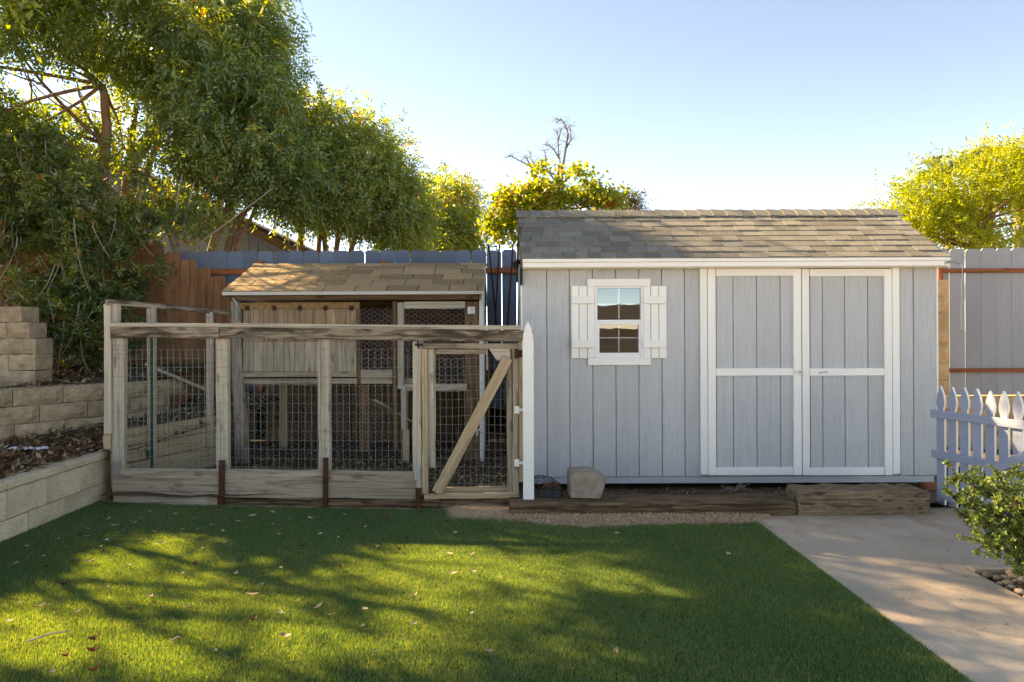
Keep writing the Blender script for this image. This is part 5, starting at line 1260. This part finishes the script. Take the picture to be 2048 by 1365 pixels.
def scatter(poly, n, zf, name, m, lo, hi, label, cat, flat=.5):
    xs, ys = [p[0] for p in poly], [p[1] for p in poly]
    X, Y = NP.uniform(min(xs), max(xs), n), NP.uniform(min(ys), max(ys), n); k = inpoly_np(X, Y, poly); X, Y = X[k], Y[k]; n = len(X)
    Z = np.array([zf(x, y) + mnoise.noise(Vector((x * 3, y * 3, 1.7))) * .03 for x, y in zip(X, Y)]) + NP.uniform(.0, .025, n)
    d = NP.normal(size=(n, 3)); d[:, 2] *= flat; d = unit(d); L = NP.uniform(lo, hi, n)
    V, F = leaf_quads(np.stack([X, Y, Z], 1), d, L, L * NP.uniform(.3, .5, n), np.array([[0, 0, 1.]]))
    o = obj(name, npmesh(name, V, F, m, np.repeat(NP.random(n) ** 1.2, 4))); o['kind'] = 'stuff'; return tag(o, label, cat)
scatter(TERR1, 26000, z_t1, 'leaf_litter', M_LITTER, .03, .08, 'brown leaf litter covering the terrace behind the block wall', 'leaf litter')
scatter(TERR2, 16000, z_t2, 'leaf_litter', M_LITTER, .03, .08, 'brown leaf litter under the large shrub', 'leaf litter')
scatter([(-3.05, 5.6), (.12, 5.5), (.12, 7.9), (-2.5, 7.9)], 11000, lambda x, y: .085 + .03 * max(0, y - 6.5), 'leaf_litter', M_LITTER, .02, .055, 'brown leaf litter on the floor of the chicken run', 'leaf litter', .4)
scatter([(.25, 5.32), (3.7, 5.32), (3.7, 6.1), (.25, 6.1)], 900, lambda x, y: .055 - .06 * min(1, max(0, (y - 5.3) / .5)), 'leaf_litter', M_LITTER, .012, .035, 'dead leaf bits on the soil between sleepers and shed', 'leaf litter', .4)
scatter([(1.9, 2.4), (2.66, 2.4), (2.66, 4.0), (4.2, 4.0), (4.2, 5.1), (1.9, 5.1)], 260, lambda x, y: .006 - mnoise.noise(Vector((x * 3, y * 3, 1.7))) * .03 - .012, 'path_debris', M_LITTER, .006, .022, 'tiny dead leaf bits strewn over the concrete path', 'leaf litter', .2)
# pebbles in the bed
bm = bmesh.new(); bmesh.ops.create_icosphere(bm, subdivisions=1, radius=1); pv = np.array([v.co[:] for v in bm.verts]); pf = np.array([[v.index for v in f.verts] for f in bm.faces]); bm.free()
n = 2600; X, Y = NP.uniform(2.73, 4.4, n), NP.uniform(2.2, 3.9, n); r = NP.uniform(.011, .028, n)
sc3 = np.stack([r * NP.uniform(.8, 1.3, n), r * NP.uniform(.8, 1.3, n), r * NP.uniform(.5, .8, n)], 1); a = NP.uniform(0, 6.28, n)
V = pv[None] * sc3[:, None] * NP.uniform(.88, 1.12, (n, len(pv), 1)); ca, sa = np.cos(a)[:, None], np.sin(a)[:, None]
V = np.stack([V[..., 0] * ca - V[..., 1] * sa + X[:, None], V[..., 0] * sa + V[..., 1] * ca + Y[:, None], V[..., 2] + (-.012 + NP.uniform(0, .018, n))[:, None]], -1).reshape(-1, 3)
F = (pf[None] + (np.arange(n) * len(pv))[:, None, None]).reshape(-1, 3)
kk = N('pebble_mix'); at = kk.n('ShaderNodeAttribute', attribute_name='tint'); kk.bsdf(kk.ramp(at.outputs['Fac'], [(0, (.17, .10, .06)), (.5, (.38, .25, .155)), (1, (.60, .46, .34))]), .8, kk.bump(kk.noise(kk.mapping((1, 1, 1), False), 90, 3, .6), .3, .004), .25)
po = obj('pebbles', npmesh('pebbles', V, F, kk.m, np.repeat(NP.random(n), len(pv)), True)); po['kind'] = 'stuff'; tag(po, 'brown river pebbles filling the bed beside the path', 'pebbles')
# grit along the sleeper
n = 7000; X = NP.uniform(-.05, 1.9, n); Y = 4.80 + NP.random(n) * .33; r = NP.uniform(.002, .006, n)
V = pv[None] * r[:, None, None] + np.stack([X, Y, np.clip(-.008 + .05 * np.clip((Y - 4.9) / .35, 0, 1), 0, 1) + .004], 1)[:, None]; V = V.reshape(-1, 3)
F = (pf[None] + (np.arange(n) * len(pv))[:, None, None]).reshape(-1, 3)
k3 = N('grit_mix'); at = k3.n('ShaderNodeAttribute', attribute_name='tint'); k3.bsdf(k3.ramp(at.outputs['Fac'], [(.3, (.26, .14, .075)), (.65, (.50, .31, .18)), (1, (.68, .48, .32))]), .9)
gr = obj('granite_grit', npmesh('granite_grit', V, F, k3.m, np.repeat(NP.uniform(.3, 1, n), len(pv)))); gr['kind'] = 'stuff'; tag(gr, 'coarse tan granite grit between lawn and sleepers', 'gravel')

# fallen leaves on the lawn, each its own object
def leaf_mesh(name, L, W, curl, m):
    V, F = [], []
    for i in range(5):
        t = i / 4; w = W / 2 * math.sin(math.pi * min(.97, t * .9 + .06)) ** .8; z = .004 + curl * (t - .5) ** 2 * L
        V += [(L * (t - .5), -w, z + curl * w * .6), (L * (t - .5), 0, z), (L * (t - .5), w, z + curl * w * .6)]
    for i in range(4):
        for k in range(2): a = i * 3 + k; F.append((a, a + 1, a + 4, a + 3))
    return pymesh(name, V, F, m, True)
kinds = [(leaf_mesh('fallen_leaf', .052, .022, 1.0, M_LEAFT), 'curled tan dry leaf lying on the turf'), (leaf_mesh('fallen_leaf', .045, .024, 1.6, M_LEAFR), 'reddish brown dry leaf lying on the turf'),
         (leaf_mesh('fallen_leaf', .040, .026, .7, M_LEAFP), 'pale round dry leaf lying on the turf'), (leaf_mesh('fallen_leaf', .07, .018, .5, M_LEAFT), 'long narrow tan dry leaf lying on the turf')]
spots = [(215, 1040), (232, 1052), (262, 1043), (300, 1025), (283, 1040), (352, 1030), (390, 1040), (400, 1037), (437, 1025), (472, 1035), (478, 1046), (545, 1026), (580, 1038), (622, 1038), (655, 1046), (545, 1052), (365, 1061), (395, 1061), (445, 1064), (310, 1064), (325, 1088), (382, 1083), (450, 1087), (285, 1084), (160, 1072), (178, 1060), (175, 1075), (150, 1085), (118, 1080), (90, 1092), (55, 1094), (53, 1118), (88, 1114), (95, 1135), (30, 1130), (180, 1126), (185, 1125), (258, 1133), (225, 1115), (258, 1132), (213, 1178), (128, 1172), (366, 1149), (300, 1195), (260, 1220), (300, 1196), (152, 1227), (18, 1245), (40, 1208), (80, 1215), (100, 1212), (188, 1282), (352, 1280), (430, 1303), (186, 1306), (133, 1315), (190, 1345), (105, 1347), (377, 1218), (508, 1243), (560, 1229), (635, 1216), (660, 1233), (730, 1220), (572, 1275), (750, 1307), (725, 1254), (828, 1248), (830, 1192), (820, 1193), (905, 1150), (900, 1108), (798, 1102), (755, 1095), (943, 1110), (730, 1055), (708, 1060), (677, 1076), (773, 1040), (912, 1067), (895, 1045), (815, 1079), (1000, 1155), (948, 1145), (943, 1228), (978, 1306), (1022, 1240), (1352, 1078), (1458, 1111), (1233, 1069), (1230, 1307), (455, 1130), (562, 1137), (527, 1151), (390, 1132), (520, 1172), (682, 1137), (505, 1190), (60, 1060), (720, 1012), (545, 1014), (290, 1010), (225, 1000), (312, 1090), (470, 1150), (405, 1098), (248, 1063), (202, 1097), (268, 1048), (345, 1045), (425, 1052), (505, 1034), (560, 1072), (605, 1095), (640, 1070), (690, 1030), (838, 1022), (970, 1060)]
lg = 'dry leaves scattered over the turf'
for i, (px, py) in enumerate(spots):
    me, lab = kinds[RND.choices((0, 1, 2, 3), (5, 2.2, 3, 1))[0]]; q = G(px, py, .024)
    if not inpoly(q.x, q.y, LAWN): q.y -= .08
    s_ = RND.uniform(.55, 1.15)
    o = finish(bpy.data.objects.new('fallen_leaf', me), None, Matrix.Translation(q) @ Matrix.Rotation(RND.uniform(0, 6.28), 4, 'Z') @ Matrix.Rotation(RND.uniform(-.35, .35), 4, 'X') @ Matrix.Scale(s_, 4))
    where = ('by the timber run' if py < 1062 else 'beyond sunny patches') if py < 1085 else 'in the sunny patch' if any(((q.x - c_[0]) / c_[2]) ** 2 + ((q.y - c_[1]) / c_[3]) ** 2 < 1 for c_ in LIT) else 'between sunny patches'
    side = 'near the block wall' if px < 330 else 'mid lawn' if px < 800 else 'toward the concrete path'
    tag(o, f"{lab.replace(' lying on the turf', '')} on turf {where}, {side}", 'leaf', lg)
def twig(px0, py0, px1, py1, r, label, m=M_TAN):
    a, b_ = G(px0, py0, .024), G(px1, py1, .024); t = thing('twig', tuple(a), label, 'twig')
    mb = MB(); mb.tube([a, a.lerp(b_, .5) + Vector((.005, .01, .008)), b_], [r, r * .9, r * .6], 6); mb.build('twig_stem', m, t)
twig(52, 1284, 141, 1262, .006, 'long pale twig lying on the sunny turf at lower left')
twig(342, 1282, 363, 1277, .006, 'short pale woody twig on the shaded turf by the lower left sunny patch')
pf_ = thing('paper_scrap', tuple(G(212, 1083, .02)), 'small white torn scrap on the turf near the block wall', 'litter')
V = [(-.03, 0, .0), (-.008, -.006, .012), (.012, .004, .006), (.03, .012, .014), (.008, .014, .0), (-.004, .028, .012)]
obj('scrap_sheet', pymesh('scrap_sheet', V, [(0, 1, 5), (1, 2, 5), (2, 4, 5), (2, 3, 4)], M_PAPER), pf_, Matrix.Translation(G(212, 1083, .022)))
pf2 = thing('plastic_scrap', tuple(P(45, 905, 5.6)), 'crumpled white plastic strip among the dead leaves on the left terrace', 'litter')
q = G(50, 902, .44); V, F = [], []
for i in range(14):
    t = i / 13; V += [(-.14 + .34 * t, -.012 + .03 * math.sin(i * 1.7), .01 + .012 * RND.random()), (-.14 + .34 * t, .018 + .03 * math.sin(i * 1.3), .012 + .02 * RND.random())]
F = [(2 * i, 2 * i + 2, 2 * i + 3, 2 * i + 1) for i in range(13)]
obj('plastic_strip', pymesh('plastic_strip', V, F, M_PAPER), pf2, Matrix.Translation(q))
